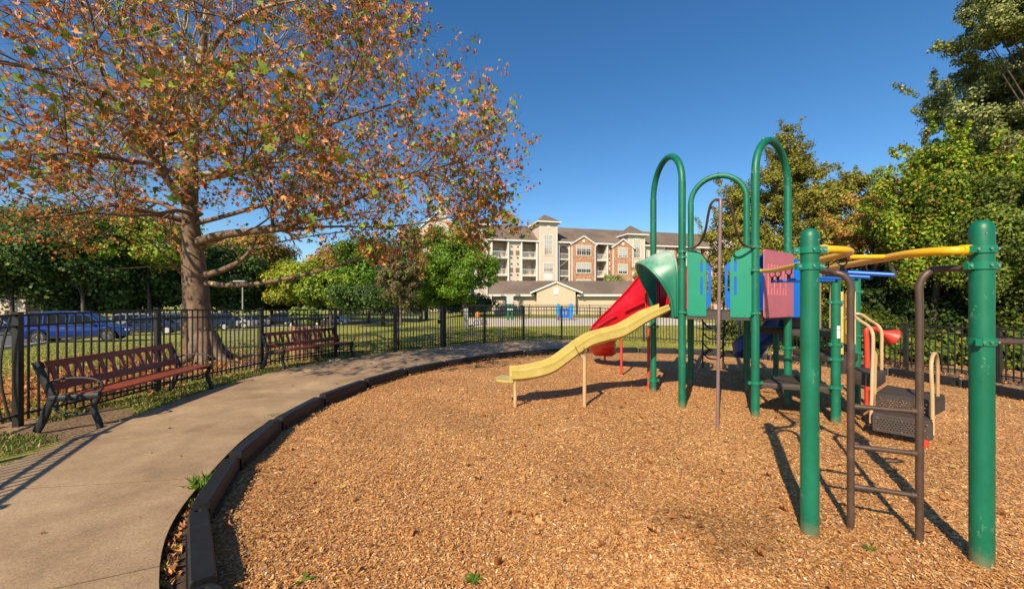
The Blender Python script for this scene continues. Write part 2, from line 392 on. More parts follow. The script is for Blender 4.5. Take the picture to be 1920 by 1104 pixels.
def concrete_mat():
    m, ns, ls, b = newmat('brown_concrete')
    v = coords(ns, ls)
    n = noise(ns, ls, 90, 4, 0.8, v); n2 = noise(ns, ls, 1.1, 7, 0.72, v)
    r = ramp(ns, [(0.3, (0.20, 0.128, 0.072)), (0.5, (0.325, 0.218, 0.125)), (0.7, (0.43, 0.305, 0.185))]); ls.new(n2.outputs['Fac'], r.inputs[0])
    r2 = ramp(ns, [(0.3, (0.62, 0.6, 0.56)), (0.5, (1.0, 1.0, 1.0)), (0.72, (1.6, 1.5, 1.35))]); ls.new(n.outputs['Fac'], r2.inputs[0])
    mx = ns.new('ShaderNodeMix'); mx.data_type = 'RGBA'; mx.blend_type = 'MULTIPLY'; mx.inputs['Factor'].default_value = 1
    ls.new(r.outputs[0], mx.inputs['A']); ls.new(r2.outputs[0], mx.inputs['B']); ls.new(mx.outputs['Result'], b.inputs['Base Color'])
    n3 = noise(ns, ls, 3.2, 6, .8, v); r3 = ramp(ns, [(.60, (1, 1, 1)), (.74, (.72, .69, .66))]); ls.new(n3.outputs['Fac'], r3.inputs[0])
    vo = ns.new('ShaderNodeTexVoronoi'); vo.inputs['Scale'].default_value = 14; ls.new(v, vo.inputs['Vector']); r4 = ramp(ns, [(.02, (.35, .3, .26)), (.05, (1, 1, 1))]); ls.new(vo.outputs['Distance'], r4.inputs[0])
    m3 = ns.new('ShaderNodeMix'); m3.data_type = 'RGBA'; m3.blend_type = 'MULTIPLY'; m3.inputs['Factor'].default_value = 1; ls.new(mx.outputs['Result'], m3.inputs['A']); ls.new(r3.outputs[0], m3.inputs['B'])
    m4 = ns.new('ShaderNodeMix'); m4.data_type = 'RGBA'; m4.blend_type = 'MULTIPLY'; m4.inputs['Factor'].default_value = 1; ls.new(m3.outputs['Result'], m4.inputs['A']); ls.new(r4.outputs[0], m4.inputs['B'])
    ls.new(m4.outputs['Result'], b.inputs['Base Color'])
    b.inputs['Roughness'].default_value = 0.8
    bump(ns, ls, n.outputs['Fac'], 0.5, 0.006, b); return m
def siding_mat(name, col, step=0.14, dark=0.75):
    m, ns, ls, b = newmat(name)
    t = ns.new('ShaderNodeTexCoord'); sx = ns.new('ShaderNodeSeparateXYZ'); ls.new(t.outputs['Object'], sx.inputs[0])
    a = ns.new('ShaderNodeMath'); a.operation = 'DIVIDE'; ls.new(sx.outputs[2], a.inputs[0]); a.inputs[1].default_value = step
    f = ns.new('ShaderNodeMath'); f.operation = 'FRACT'; ls.new(a.outputs[0], f.inputs[0])
    n = noise(ns, ls, 0.8, 4, 0.6, t.outputs['Object'])
    r = ramp(ns, [(0.3, tuple(c * 0.93 for c in col)), (0.7, col)]); ls.new(n.outputs['Fac'], r.inputs[0])
    ls.new(r.outputs[0], b.inputs['Base Color']); b.inputs['Roughness'].default_value = 0.7
    bump(ns, ls, f.outputs[0], 0.5, 0.03, b); return m
def brick_mat(name, c1, c2, mortar, scale):
    m, ns, ls, b = newmat(name)
    t = ns.new('ShaderNodeTexCoord'); sx = ns.new('ShaderNodeSeparateXYZ'); ls.new(t.outputs['Object'], sx.inputs[0])
    ad = ns.new('ShaderNodeMath'); ad.operation = 'ADD'; ls.new(sx.outputs[0], ad.inputs[0]); ls.new(sx.outputs[1], ad.inputs[1])
    cb = ns.new('ShaderNodeCombineXYZ'); ls.new(ad.outputs[0], cb.inputs[0]); ls.new(sx.outputs[2], cb.inputs[1])
    k = ns.new('ShaderNodeTexBrick'); k.inputs['Scale'].default_value = scale; k.inputs['Color1'].default_value = (*c1, 1); k.inputs['Color2'].default_value = (*c2, 1); k.inputs['Mortar'].default_value = (*mortar, 1)
    k.inputs['Mortar Size'].default_value = 0.012; ls.new(cb.outputs[0], k.inputs['Vector'])
    n = noise(ns, ls, 1.8, 5, 0.75, t.outputs['Object']); r = ramp(ns, [(0.3, (0.55, 0.55, 0.55)), (0.7, (1.25, 1.25, 1.25))]); ls.new(n.outputs['Fac'], r.inputs[0])
    mx = ns.new('ShaderNodeMix'); mx.data_type = 'RGBA'; mx.blend_type = 'MULTIPLY'; mx.inputs['Factor'].default_value = 1
    ls.new(k.outputs['Color'], mx.inputs['A']); ls.new(r.outputs[0], mx.inputs['B']); ls.new(mx.outputs['Result'], b.inputs['Base Color'])
    b.inputs['Roughness'].default_value = 0.85; return m
def shingle_mat(name, col):
    m, ns, ls, b = newmat(name)
    v = coords(ns, ls, (1, 1, 1)); n = noise(ns, ls, 5, 6, 0.8, v); n2 = noise(ns, ls, 0.25, 3, 0.6, v)
    r = ramp(ns, [(0.25, tuple(c * 0.6 for c in col)), (0.5, col), (0.75, tuple(c * 1.4 for c in col))]); ls.new(n.outputs['Fac'], r.inputs[0])
    r2 = ramp(ns, [(0.4, (0.8, 0.8, 0.8)), (0.6, (1.1, 1.1, 1.1))]); ls.new(n2.outputs['Fac'], r2.inputs[0])
    mx = ns.new('ShaderNodeMix'); mx.data_type = 'RGBA'; mx.blend_type = 'MULTIPLY'; mx.inputs['Factor'].default_value = 1
    ls.new(r.outputs[0], mx.inputs['A']); ls.new(r2.outputs[0], mx.inputs['B']); ls.new(mx.outputs['Result'], b.inputs['Base Color'])
    b.inputs['Roughness'].default_value = 0.9; return m
M['mulch'] = mulch_mat(); M['lawn'] = ground_mat(); M['concrete'] = concrete_mat()
M['asphalt'] = plain('asphalt', (0.10, 0.095, 0.09), 0.85, var=0.2, scale=3, bmp=0.4)
M['soil'] = plain('dark_soil', (0.07, 0.042, 0.025), 0.95, var=0.4, scale=25, bmp=0.6)
M['padcon'] = plain('pale_pad_concrete', (0.55, 0.47, 0.38), 0.85, var=0.1, scale=2)
M['siding'] = siding_mat('beige_siding', (0.64, 0.535, 0.43), 0.2)
M['siding2'] = siding_mat('cream_siding', (0.58, 0.47, 0.34), 0.2)
M['brick'] = brick_mat('red_brick', (0.42, 0.17, 0.08), (0.52, 0.27, 0.15), (0.5, 0.40, 0.30), 2.4)
M['shingle'] = shingle_mat('brown_shingles', (0.165, 0.12, 0.09))
M['glass'] = plain('window_glass', (0.05, 0.07, 0.075), 0.1, var=0.3, scale=0.7)
M['blind'] = plain('window_blind', (0.42, 0.43, 0.40), 0.6)
M['dark'] = plain('dark_part_and_recess_shade', (0.05, 0.045, 0.04), 0.9)  # dark parts, and the painted shade of the stair portal
M['vent'] = plain('brown_vent', (0.19, 0.14, 0.10), 0.7)
# ================================================================== SETTING
def V2(p): return Vector((p[0], p[1]))
def resample(pts, n=None, step=None):
    pts = [Vector(p) for p in pts]
    d = [0]
    for a, b in zip(pts, pts[1:]): d.append(d[-1] + (b - a).length)
    L = d[-1]
    if n is None: n = max(1, round(L / step))
    out = []
    for i in range(n + 1):
        s = L * i / n; k = 0
        while k < len(d) - 2 and d[k + 1] < s: k += 1
        out.append(pts[k].lerp(pts[k + 1], (s - d[k]) / max(1e-9, d[k + 1] - d[k])))
    return out

BORDER = [(-0.95, 1.45), (-1.61, 2.09), (-2.26, 2.88), (-2.68, 3.83), (-2.98, 5.05), (-3.02, 6.28), (-2.80, 7.55), (-2.38, 8.85), (-1.69, 10.04), (-0.80, 11.2), (0.36, 12.15),
          (1.6, 12.75), (2.8, 13.0), (4.1, 12.98), (5.3, 12.7), (6.4, 12.15), (7.3, 11.3), (8.0, 10.2), (8.45, 9.0), (8.66, 7.7), (8.55, 6.4), (8.3, 5.1), (7.8, 3.9), (7.1, 2.8), (6.1, 1.8), (4.9, 1.05), (3.6, 0.65), (2.3, 0.55), (1.0, 0.65), (0.0, 0.9)]

def gh(x, y):
    """the ground falls away towards the car park on the left"""
    f = np.clip((-np.asarray(x, float) - 7) / 7, 0, 1); y = np.asarray(y, float)
    return -f * (.055 * np.clip(y - 12, 0, 12) + .03 * np.clip(y - 24, 0, 40))
LOT = [(-20.2, 15.5), (-26, 22.7), (-31.5, 32), (-33, 42), (-26, 50), (-22, 60), (-22, 75)]
g = MB()
n = 110
xs = np.linspace(-1, 1, n + 1); xs = np.sign(xs) * np.abs(xs) ** 2.2 * 420
vv = [(x, y + 15, -0.03 + float(gh(x, y + 15))) for y in xs for x in xs]
g.add(vv, [(j * (n + 1) + i, j * (n + 1) + i + 1, (j + 1) * (n + 1) + i + 1, (j + 1) * (n + 1) + i) for j in range(n) for i in range(n)])
tag(g.build('ground', M['lawn'], smooth=False), kind='structure')

# mulch bed: a polar grid that undulates a little
cx, cy = 3.0, 6.6
loop = [Vector((*p, 0)) for p in BORDER]; loop = smooth_path(loop + [loop[0]], 4)[:-1]
NR = 70; vs = []; fs = []; nl = len(loop)
def mulch_h(x, y):
    return .05 * min(1, max(0, (y - 7) / 4)) + 0.02 * (math.sin(x * 1.7 + 1.3) * math.cos(y * 1.3) + 0.5 * math.sin(x * 4.1 + y * 3.3)) + 0.012
for i in range(1, NR + 1):
    t = i / NR
    for p in loop:
        x, y = cx + (p.x - cx) * t, cy + (p.y - cy) * t
        vs.append((x, y, mulch_h(x, y) * (1 - t ** 6) + random.uniform(-.004, .004)))
fs = [((i) * nl + k, i * nl + (k + 1) % nl, (i + 1) * nl + (k + 1) % nl, (i + 1) * nl + k) for i in range(NR - 1) for k in range(nl)]
vs.append((cx, cy, mulch_h(cx, cy))); fs += [(len(vs) - 1, (k + 1) % nl, k) for k in range(nl)]
mm = MB(); mm.add(vs, [f[::-1] for f in fs]); tag(mm.build('mulch_bed', M['mulch'], ang=180, fixn=True), kind='structure')

# concrete path in slabs
inner = []
bp = [Vector((*p, 0)) for p in BORDER[:18]]
bp = [Vector((-0.1, 0.5, 0))] + bp
for i, p in enumerate(bp):
    a = bp[max(0, i - 1)]; b = bp[min(len(bp) - 1, i + 1)]; t = (b - a).normalized(); nrm = Vector((-t.y, t.x, 0))
    off = 0.17 if i < 5 else (0.24 if i < 8 else 0.2)
    inner.append(p + nrm * off)
outer = [Vector((*p, 0)) for p in [(-2.6, -1.4), (-3.5, 0.0), (-4.2, 1.2), (-4.75, 2.6), (-4.97, 3.88), (-5.15, 4.48), (-5.22, 5.13), (-5.36, 5.98), (-5.5, 7.11), (-5.54, 8.53), (-5.33, 9.82), (-5.0, 11.15), (-3.7, 12.76), (-2.4, 14.2), (-.6, 16.0), (2.27, 17.0), (4.97, 16.3), (6.9, 15.0), (8.1, 13.4), (8.7, 12.2)]]
inner = smooth_path(inner, 5); outer = smooth_path(outer, 5)
K = 12
ia = resample(inner[:-25], n=K * 8)
od = resample(outer[:-12], n=600); oa = []; j0 = 0
for i, p in enumerate(ia):                                    # square across the path
    w_lo = j0; best = min(range(w_lo, min(len(od), w_lo + 60)), key=lambda j: (od[j] - p).length)
    j0 = max(j0, best); oa.append(od[j0])
for _ in range(3): oa = [oa[0]] + [(oa[i - 1] + oa[i] + oa[i + 1]) / 3 for i in range(1, len(oa) - 1)] + [oa[-1]]
ph = MB()
for s in range(K):
    ri = [p.copy() for p in ia[s * 8:(s + 1) * 8 + 1]]; ro = [p.copy() for p in oa[s * 8:(s + 1) * 8 + 1]]
    for row in (ri, ro):
        a_ = (row[1] - row[0]).normalized() * .011; row[0] = row[0] + a_; a_ = (row[-2] - row[-1]).normalized() * .011; row[-1] = row[-1] + a_
    zt = 0.05 + random.uniform(-.002, .002)
    ph.prism([(p.x, p.y) for p in ri] + [(p.x, p.y) for p in ro[::-1]], -0.2, zt)
tag(ph.build('path', M['concrete'], smooth=False), kind='structure')
pb = MB(); pb.prism([(p.x, p.y) for p in ia[::2]] + [(p.x, p.y) for p in oa[::2][::-1]], -0.25, 0.042)
tag(pb.build('path_base', M['timber'], smooth=False), kind='structure')

st = MB(); st.prism([(p.x, p.y) for p in ia[::2]] + [(p[0], p[1]) for p in BORDER[14::-1]], -0.1, -0.012)
tag(st.build('soil_strip', M['soil'], smooth=False), kind='structure')

tr = MB(); yy_ = np.linspace(-10, 75, 86); vs = []
for y in yy_:
    xe = float(np.interp(y, [-10, 12] + [q[1] for q in LOT], [-19.6, -19.6] + [q[0] for q in LOT]))
    for k in range(13): x = xe + (-95 - xe) * k / 12; vs.append((x, y, float(gh(x, y)) + .0))
tr.add(vs, [(j * 13 + i, (j + 1) * 13 + i, (j + 1) * 13 + i + 1, j * 13 + i + 1) for j in range(85) for i in range(12)])
tag(tr.build('parking_lot', M['asphalt'], smooth=False, fixn=True), kind='structure')
kb = MB()
kp = [Vector((*p, float(gh(*p)))) for p in [(-19.6, 2), (-19.6, 8)] + LOT]
kp = smooth_path(kp, 5)
for a, b in zip(kp, kp[1:]): kb.bar(a + Vector((.08, 0, .02)), b + Vector((.08, 0, .02)), 0.15, 0.12)
tag(kb.build('parking_kerb', M['padcon'], smooth=False), kind='structure')
pd = MB(); pd.prism([(-3.0, 27.5), (15, 29.5), (16, 41), (-4.5, 40)], -0.2, 0.02)
tag(pd.build('playground_pad', M['padcon'], smooth=False), kind='structure')

# ---- border timbers (one interlocked border, each timber a part)
bd = thing('playground_border', (BORDER[2][0], BORDER[2][1], 0), 'low edging of black plastic timbers curving between the concrete path and the mulch', 'border')
NB = len(BORDER)
for i in range(NB):
    a = Vector((*BORDER[i], 0)); b = Vector((*BORDER[(i + 1) % NB], 0)); d = (b - a).normalized(); sN = Vector((-d.y, d.x, 0))
    t = MB()
    dz = random.uniform(-.012, .012); W = 0.062
    def sec(p, inset=0.0):
        z1 = 0.18 + dz
        prof = [(-W, -0.1), (-W, z1 - .03), (-W + .002, z1 - .012), (-W + .012, z1), (W - .012, z1), (W - .002, z1 - .012), (W, z1 - .03), (W, -0.1)]
        return [p + sN * (x * (1 - inset)) + Vector((0, 0, z)) for x, z in prof]
    a2, b2 = a + d * 0.07, b - d * 0.07
    t.loft([sec(a2, .12), sec(a2 + d * .02), sec(b2 - d * .02), sec(b2, .12)])
    for q in (-1, 1):                                            # lip along each foot
        t.bar(a + d * .12 + sN * q * (W + .003) + Vector((0, 0, .035)), b - d * .12 + sN * q * (W + .003) + Vector((0, 0, .035)), .014, .05)
    tb = t.build('timber', M['timber'], bd, fixn=True)
    k = MB(); k.lathe(a, [(0.06, -0.1), (0.06, 0.135), (0.05, 0.15), (0.022, 0.15), (0.018, 0.13)], 16)
    k.build('knuckle', M['timber'], tb)

# ================================================================== FENCES
def fence_panel(mb, a, b, ha, hb, base=0.0, gap=0.115, ps=0.02, bow=0.0, z0=0.07, raild=0.15):
    """pickets with two top rails and a bottom rail"""
    a, b = Vector(a), Vector(b); L = (b - a).length; d = (b - a).normalized(); s = Vector((-d.y, d.x, 0))
    n = max(2, round(L / gap)); 
    for h_off, th in ((0.0, .03), (-raild, .028)):
        mb.bar(a + Vector((0, 0, ha + h_off)), b + Vector((0, 0, hb + h_off)), .034, th)
    mb.bar(a + Vector((0, 0, z0 + .06)), b + Vector((0, 0, z0 + .06)), .034, .03)
    rz = math.atan2(d.y, d.x)
    for i in range(1, n):
        t = i / n; p = a.lerp(b, t); h = ha + (hb - ha) * t
        if bow:
            pts = [p + s * bow * math.sin(math.pi * q) + Vector((0, 0, z0 + (h - z0) * q)) for q in (0, .15, .3, .45, .6, .75, .9, 1)]
            for u, v in zip(pts, pts[1:]): mb.bar(u, v, ps, ps, up=d)
        else:
            mb.box(p + Vector((0, 0, (h + z0 - .03) / 2)), (ps, ps, h - z0 + .03), rz=rz)
def fence_run(name, pts, hs, label, cat='fence', postw=0.075, gap=0.115, bow_idx=(), ps=.02, thick=()):
    root = thing(name, (pts[0][0], pts[0][1], 0), label, cat)
    P3 = [Vector((p[0], p[1], 0)) for p in pts]
    for i, p in enumerate(P3):
        a = P3[max(0, i - 1)]; b = P3[min(len(P3) - 1, i + 1)]; d = b - a
        pw = postw * (1.5 if i in thick else 1)
        m = MB(); rz = math.atan2(d.y, d.x)
        m.box(p + Vector((0, 0, hs[i] / 2 + .0)), (pw, pw, hs[i] + .06), rz=rz)
        m.box(p + Vector((0, 0, hs[i] + .038)), (pw + .014, pw + .014, .018), rz=rz)
        m.build('post', M['fence'], root, smooth=False)
    for i, (a, b) in enumerate(zip(P3, P3[1:])):
        m = MB(); fence_panel(m, a, b, hs[i], hs[i + 1], gap=gap, ps=ps, bow=0.1 if i in bow_idx else 0)
        m.build('picket_panel', M['fence'], root, smooth=False)
    return root
H = 1.43
fl = [(-2.9, -2.0), (-3.9, -0.3), (-4.9, 1.4), (-5.9, 3.2), (-6.67, 5.4), (-6.60, 7.45), (-6.25, 9.98), (-5.3, 12.0), (-3.78, 12.95)]
fence_run('metal_fence', fl, [1.47] * 5 + [1.5, 1.45, 1.43, 1.43], 'black metal picket fence curving behind the two benches and beside the path', bow_idx=(3,), thick=(8,))
gt = thing('metal_gate', (-3.78, 12.95, 0), 'black metal picket gate between two thick posts right of the farther bench', 'gate')
a, b = Vector((-3.70, 13.05, 0)), Vector((-2.55, 14.3, 0))
m = MB(); fence_panel(m, a, b, H, H, gap=.11)
m.bar(a + Vector((0, 0, .08)), a + Vector((0, 0, H)), .04, .04); m.bar(b + Vector((0, 0, .08)), b + Vector((0, 0, H)), .04, .04)
m.build('gate_leaf', M['fence'], gt, smooth=False)
m = MB(); m.box(b + Vector((-.06, -.06, .95)), (.05, .09, .14), rz=.8); m.build('latch', M['castiron'], gt)
m = MB(); m.bar(a + Vector((-.08, -.1, .3)), a + Vector((.02, .02, .3)), .03, .06); m.bar(a + Vector((-.08, -.1, 1.2)), a + Vector((.02, .02, 1.2)), .03, .06); m.build('hinge', M['castiron'], gt)
fr = [(-2.47, 14.4), (-1.1, 16.07), (.5, 17.4), (2.2, 17.75), (3.9, 17.7), (5.6, 17.0), (7.1, 15.9), (8.3, 14.6), (9.0, 12.95), (9.45, 11.4), (9.75, 9.9), (10.1, 8.3), (10.3, 6.6), (10.2, 4.9), (9.8, 3.2)]
fence_run('metal_fence', fr, [H, H, H, H, 1.38, 1.32, 1.26, 1.17, 1.1, 1.08, 1.08, 1.08, 1.08, 1.08, 1.08], 'black metal picket fence running from the gate past the slides to the right-hand woods', thick=(0,))
fb = [(-4.6, 40.5), (-1.4, 41), (1.8, 41.5), (5, 42), (8.2, 42.3), (11.4, 42.5), (14.6, 42.6), (17.8, 42.7), (21, 42.7)]
fence_run('metal_fence', fb, [1.35] * len(fb), 'far thin picket fence behind the pale pad, in front of the garage wall', postw=.07, gap=.16, ps=.022)

# ================================================================== BENCHES
def make_bench(L=2.36):
    root = thing('park_bench', (0, 0, 0), cat='bench', group='red slatted benches beside the path')
    for x in (0.0, L):
        f = MB()
        def fb_(pts, wd=.035, th=.05):
            wd = wd * 1.15; th = th * 1.08
            pts = smooth_path([(x, p[0], p[1]) for p in pts], 5)
            f.sweep(pts, (1, 0, 0), wd, th)
        fb_([(.66, 0), (.60, .12), (.54, .28), (.485, .42), (.53, .55), (.60, .72), (.665, .885)], .045, .075)       # rear leg and back post
        fb_([(-.06, 0), (-.045, .1), (.0, .22), (.01, .32), (-.03, .40), (-.04, .45)], .045, .055)
        fb_([(-.055, .44), (.1, .43), (.3, .42), (.5, .42)], .05, .07)
        f.build('end_frame', M['castiron'], root, ang=50, fixn=True)
        a = MB()
        a.tube(smooth_path([(x, .56, .60), (x, .42, .655), (x, .2, .675), (x, .03, .66), (x, -.07, .61), (x, -.09, .54), (x, -.045, .49), (x, .005, .505), (x, .01, .545), (x, -.02, .55)], 5), .014, 8)
        a.build('armrest', M['castiron'], root)
        a = MB()
        a.tube(smooth_path([(x, .52, .33), (x, .38, .24), (x, .2, .20), (x, .05, .26), (x, .0, .33)], 5), .013, 8)
        a.tube(smooth_path([(x, .5, .38), (x, .42, .33), (x, .36, .36), (x, .33, .41)], 5), .01, 6)
        a.build('brace', M['castiron'], root)
    for k in range(4):
        s = MB(); s.box((L / 2, -.02 + k * .118, .463 - k * .004), (L - .06, .108, .03)); s.build('seat_slat', M['benchred'], root, bevel=.005)
    def bp_(z):                                                # point on the leaning back plane
        return .50 + (z - .45) * .33
    for z, hh in ((.555, .10), (.845, .085)):
        s = MB(); y = bp_(z) - .03
        s.box((L / 2, y, z), (L - .05, .034, hh), M=Matrix.Rotation(-.32, 3, 'X')); s.build('back_rail', M['benchred'], root, bevel=.005)
    nS = 13
    for k in range(nS):
        x = .11 + k * (L - .22) / (nS - 1)
        s = MB()
        # a waisted upright slat
        out = [(-.032, .59), (.032, .59), (.029, .70), (.032, .82), (-.032, .82), (-.029, .70)]
        s.panel([(u, (v - .6) * 1.05) for u, v in out], [], (x, bp_(.6) - .03, .6), (1, 0, 0), (0, .33, 1), .022)
        s.build('back_slat', M['benchred'], root, smooth=False)
    t = MB(); t.tube([(.02, .22, .27), (L - .02, .22, .27)], .014, 8); t.box((L / 2, .22, .41), (.04, .4, .04)); t.build('stretcher', M['castiron'], root)
    return root
b1 = make_bench()
dirn = Vector((-0.32, 2.37)); b1.location = (-5.40, 5.18, 0.0); b1.rotation_euler.z = math.atan2(dirn.y, dirn.x)
b1['label'] = 'nearer red slatted bench with black scroll armrests, left of the path in the foreground'
b2 = copy_tree(b1); dirn = Vector((0.81, 2.33)); b2.location = (-5.55, 9.67, 0.0); b2.rotation_euler.z = math.atan2(dirn.y, dirn.x)
b2['label'] = 'farther red slatted bench, in front of the fence and the wooden litter bin'

# ---- wooden litter bin behind the second bench
lb = thing('litter_bin', (-6.05, 11.75, 0), 'square slatted wooden litter bin with flat dark lid, just behind the farther bench', 'litter bin')
rz = R(38)
Rm = Matrix.Rotation(rz, 3, 'Z'); c0 = Vector((-6.05, 11.75, 0))
for sd_ in range(4):
    Rz = Matrix.Rotation(rz + sd_ * math.pi / 2, 3, 'Z')
    for k in range(5):
        m = MB(); m.box(c0 + Rz @ Vector((-.28 + k * .14, -.36, .48)), (.125, .03, .96), rz=rz + sd_ * math.pi / 2); m.build('slat', M['wood'] if sd_ != 0 else M['wood'], lb, bevel=.004)
m = MB(); m.box(c0 + Vector((0, 0, .47)), (.66, .66, .9), rz=rz); m.build('inner_box', M['dark'], lb)
m = MB()
for a_, b_ in ((-.3, -.3), (.3, -.3), (.3, .3), (-.3, .3)): m.box(c0 + Rm @ Vector((a_, b_, 1.05)), (.05, .05, .2), rz=rz)
m.build('lid_post', M['castiron'], lb)
m = MB(); m.box(c0 + Vector((0, 0, 1.17)), (.9, .9, .05), rz=rz); m.build('lid', M['castiron'], lb, bevel=.01)

for i, (px, py, rr, hh) in enumerate([(621, 679, .3, .09), (634, 678, .5, .085), (645, 677, .2, .05), (652, 675.5, -.1, .05), (660, 675, .15, .05), (667, 674, .0, .05), (675, 673.5, .2, .05), (684, 673, .1, .05)]):
    p = G(px, py)
    m = MB(); m.box((p.x, p.y, .0 + hh / 2 - .01), (.15 if i < 2 else .1, .28 if i < 2 else .2, hh), rz=rr)
    o = m.build('paving_block', M['paver'], bevel=.01)
    tag(o, 'larger pale concrete block at the bench end of the row under the farther bench' if i == 0 else ('larger pale concrete block second in the row beside the farther bench' if i == 1 else 'small pale concrete block in the low row beside the farther bench'), 'paving block', 'concrete blocks by the farther bench')
# ================================================================== PLAY STRUCTURE
PS = thing('play_structure', (3.48, 6.81, 0), 'large climbing structure with green posts and hoops, slides, panels and overhead ladder', 'play structure')
P1, P2, P3_, P4, P5, PB = Vector((2.58, 7.30, 0)), Vector((2.645, 6.22, 0)), Vector((3.466, 5.70, 0)), Vector((4.37, 7.45, 0)), Vector((4.40, 6.38, 0)), Vector((3.53, 7.90, 0))
P6, P7 = Vector((4.37, 5.40, 0)), Vector((5.11, 5.94, 0))
PA_, PBn = Vector((2.93, 2.495, 0)), Vector((2.106, 2.83, 0))
PR = 0.0545
UP = Vector((0, 0, 1))
def clamp(p, h, parent, ears=0.0, r=PR, ht=.045, bolts=True):
    m = MB(); m.lathe(p + UP * h, [(r + .002, -ht / 2), (r + .010, -ht / 2), (r + .010, ht / 2), (r + .002, ht / 2)], 24)
    for s in (0, math.pi):
        a = ears + s; d = Vector((math.cos(a), math.sin(a), 0))
        m.box(p + UP * h + d * (r + .022), (.05, .028, ht), rz=a)
    if bolts:
        b = m; b.mi = 1
        for s in (0, math.pi):
            a = ears + s; d = Vector((math.cos(a), math.sin(a), 0)); n = Vector((-d.y, d.x, 0))
            q = p + UP * h + d * (r + .03) + n * (-.016 if n.y > 0 else .016)
            b.lathe(q, [(.0, -.006), (.010, -.006), (.008, .004), (.0, .006)], 8, axis='Y')
        q = p + UP * h + Vector((-.02, -(r + .012), 0)); b.lathe(q, [(.0, -.006), (.008, -.006), (.007, .004), (0, .006)], 8, axis='Y')
        q = p + UP * h + Vector((.028, -(r + .009), 0)); b.lathe(q, [(.0, -.006), (.008, -.006), (.007, .004), (0, .006)], 8, axis='Y')
    m.build('clamp', M['clamp'], parent, mat2=M['bolt'])
def arch_pair(a, b, top, hc, ra=PR):
    """two posts joined by a round hoop"""
    for p in (a, b):
        m = MB(); m.tube([p + UP * z for z in (-.15, .6, 1.2, top)], ra, 24)
        po = m.build('post', M['green'], PS)
        for h in hc: clamp(p, h, po, ears=math.atan2((b - a).y, (b - a).x) + (0 if p is a else .5))
    rr = (b - a).length / 2; mid = (a + b) / 2; d = (b - a).normalized()
    pts = [a + UP * (top - .16), a + UP * top]
    for k in range(1, 16):
        t = math.pi * k / 16; pts.append(mid - d * rr * math.cos(t) + UP * (top + rr * 1.02 * math.sin(t)))
    pts += [b + UP * top, b + UP * (top - .16)]
    m = MB(); m.tube(pts, ra * .93, 20); m.build('arch', M['green'], PS)
HC = [1.49, 2.32]
arch_pair(P2, P1, 3.52, [1.49, 2.34, 2.43])
arch_pair(P3_, P5, 3.48, [1.49, 2.10, 2.43])
arch_pair(PB, P4, 3.58, [1.49, 2.34])
clamp(P3_, .50, PS); clamp(P5, .92, PS); clamp(P1, .22, PS); clamp(P1, 1.2, PS)
for q in (.28, .30): pass
def cap_post(p, h, r=PR, n_clamps=()):
    m = MB(); m.lathe(p, [(r, -.15), (r, h - .16), (r * 1.0, h - .155)], 28)
    po = m.build('post', M['green'], PS)
    m = MB(); m.lathe(p, [(r * 1.02, h - .17), (r * 1.03, h - .06), (r * .98, h - .04), (r * .85, h - .018), (r * .6, h - .004), (r * .3, h + .004), (.001, h + .006)], 28); m.mi = 1
    for z, e in n_clamps: clamp(p, z, po, ears=e)
    for dx in (-.03, .02): m.lathe(p + Vector((dx, -math.sqrt(max(1e-5, r * r * 1.04 - dx * dx)), h - .085)), [(0, -.004), (.006, -.004), (.004, .003), (0, .004)], 8, axis='Y')
    m.build('post_cap', M['green'], po, mat2=M['bolt'])
    return po
rA = .0555
cap_post(PA_, 2.155, rA, [(1.975, .35), (1.875, .0), (1.405, .6)])
cap_post(PBn, 2.165, rA, [(2.015, -.3), (1.90, .05)])
pp6 = cap_post(P6, 2.09, PR, [(1.645, .1), (.88, .1), (.50, .2), (1.08, .1)])
cap_post(P7, 2.12, PR, [(1.80, .1), (1.15, .1), (.9, .1)])
for z0, z1 in ((1.275, 1.33), (1.165, 1.265)):
    m = MB()
    rows = []
    for z in (z0, z1):
        rows.append([P6 + Vector((math.sin(t) * (PR + .0015), -math.cos(t) * (PR + .0015), z)) for t in np.linspace(-.45, .35, 7)])
    m.loft(rows, closed=False); m.build('sticker', M['sticker'], pp6, fixn=True)

# ---- main deck
hexa = [P1, P2, P3_, P5, P4, PB]
ctr = sum(hexa, Vector()) / 6
m = MB(); m.prism([((p - ctr) * .985 + ctr)[:2] for p in hexa], 1.475, 1.51)
for a, b in zip(hexa, hexa[1:] + hexa[:1]):
    a_, b_ = a.lerp(b, .07), b.lerp(a, .07); m.bar(a_ + UP * 1.44, b_ + UP * 1.44, .03, .11)
m.build('deck', M['deck'], PS, smooth=False)
# low triangular step deck, then the turning decks towards the transfer steps
def deckp(name, poly, h, th=.055, mat='deck'):
    m = MB(); m.prism([(p[0], p[1]) for p in poly], h - th, h); return m.build(name, M[mat], PS, bevel=.006)
def away(p, q, d): return p + (q - p).normalized() * d
deckp('deck', [P3_ + Vector((.05, .03, 0)), P5 + Vector((-.09, -.02, 0)), P5 + Vector((.05, -.12, 0)), P6 + Vector((.0, .09, 0)), P6 + Vector((-.08, -.0, 0))], .50, .075)
deckp('deck', [P5 + Vector((.04, -.05, 0)), P6 + Vector((-.02, .08, 0)), P6 + Vector((.07, .03, 0)), P7 + Vector((-.03, -.07, 0)), P7 + Vector((-.1, .3, 0)), (4.85, 6.75, 0)], .90, .09)
deckp('deck', [P5 + Vector((.06, .05, 0)), P5 + Vector((.3, -.25, 0)), P7 + Vector((-.1, .12, 0)), P7 + Vector((.1, .8, 0)), P4 + Vector((.55, .1, 0)), P4 + Vector((.07, -.05, 0))], 1.2, .09)
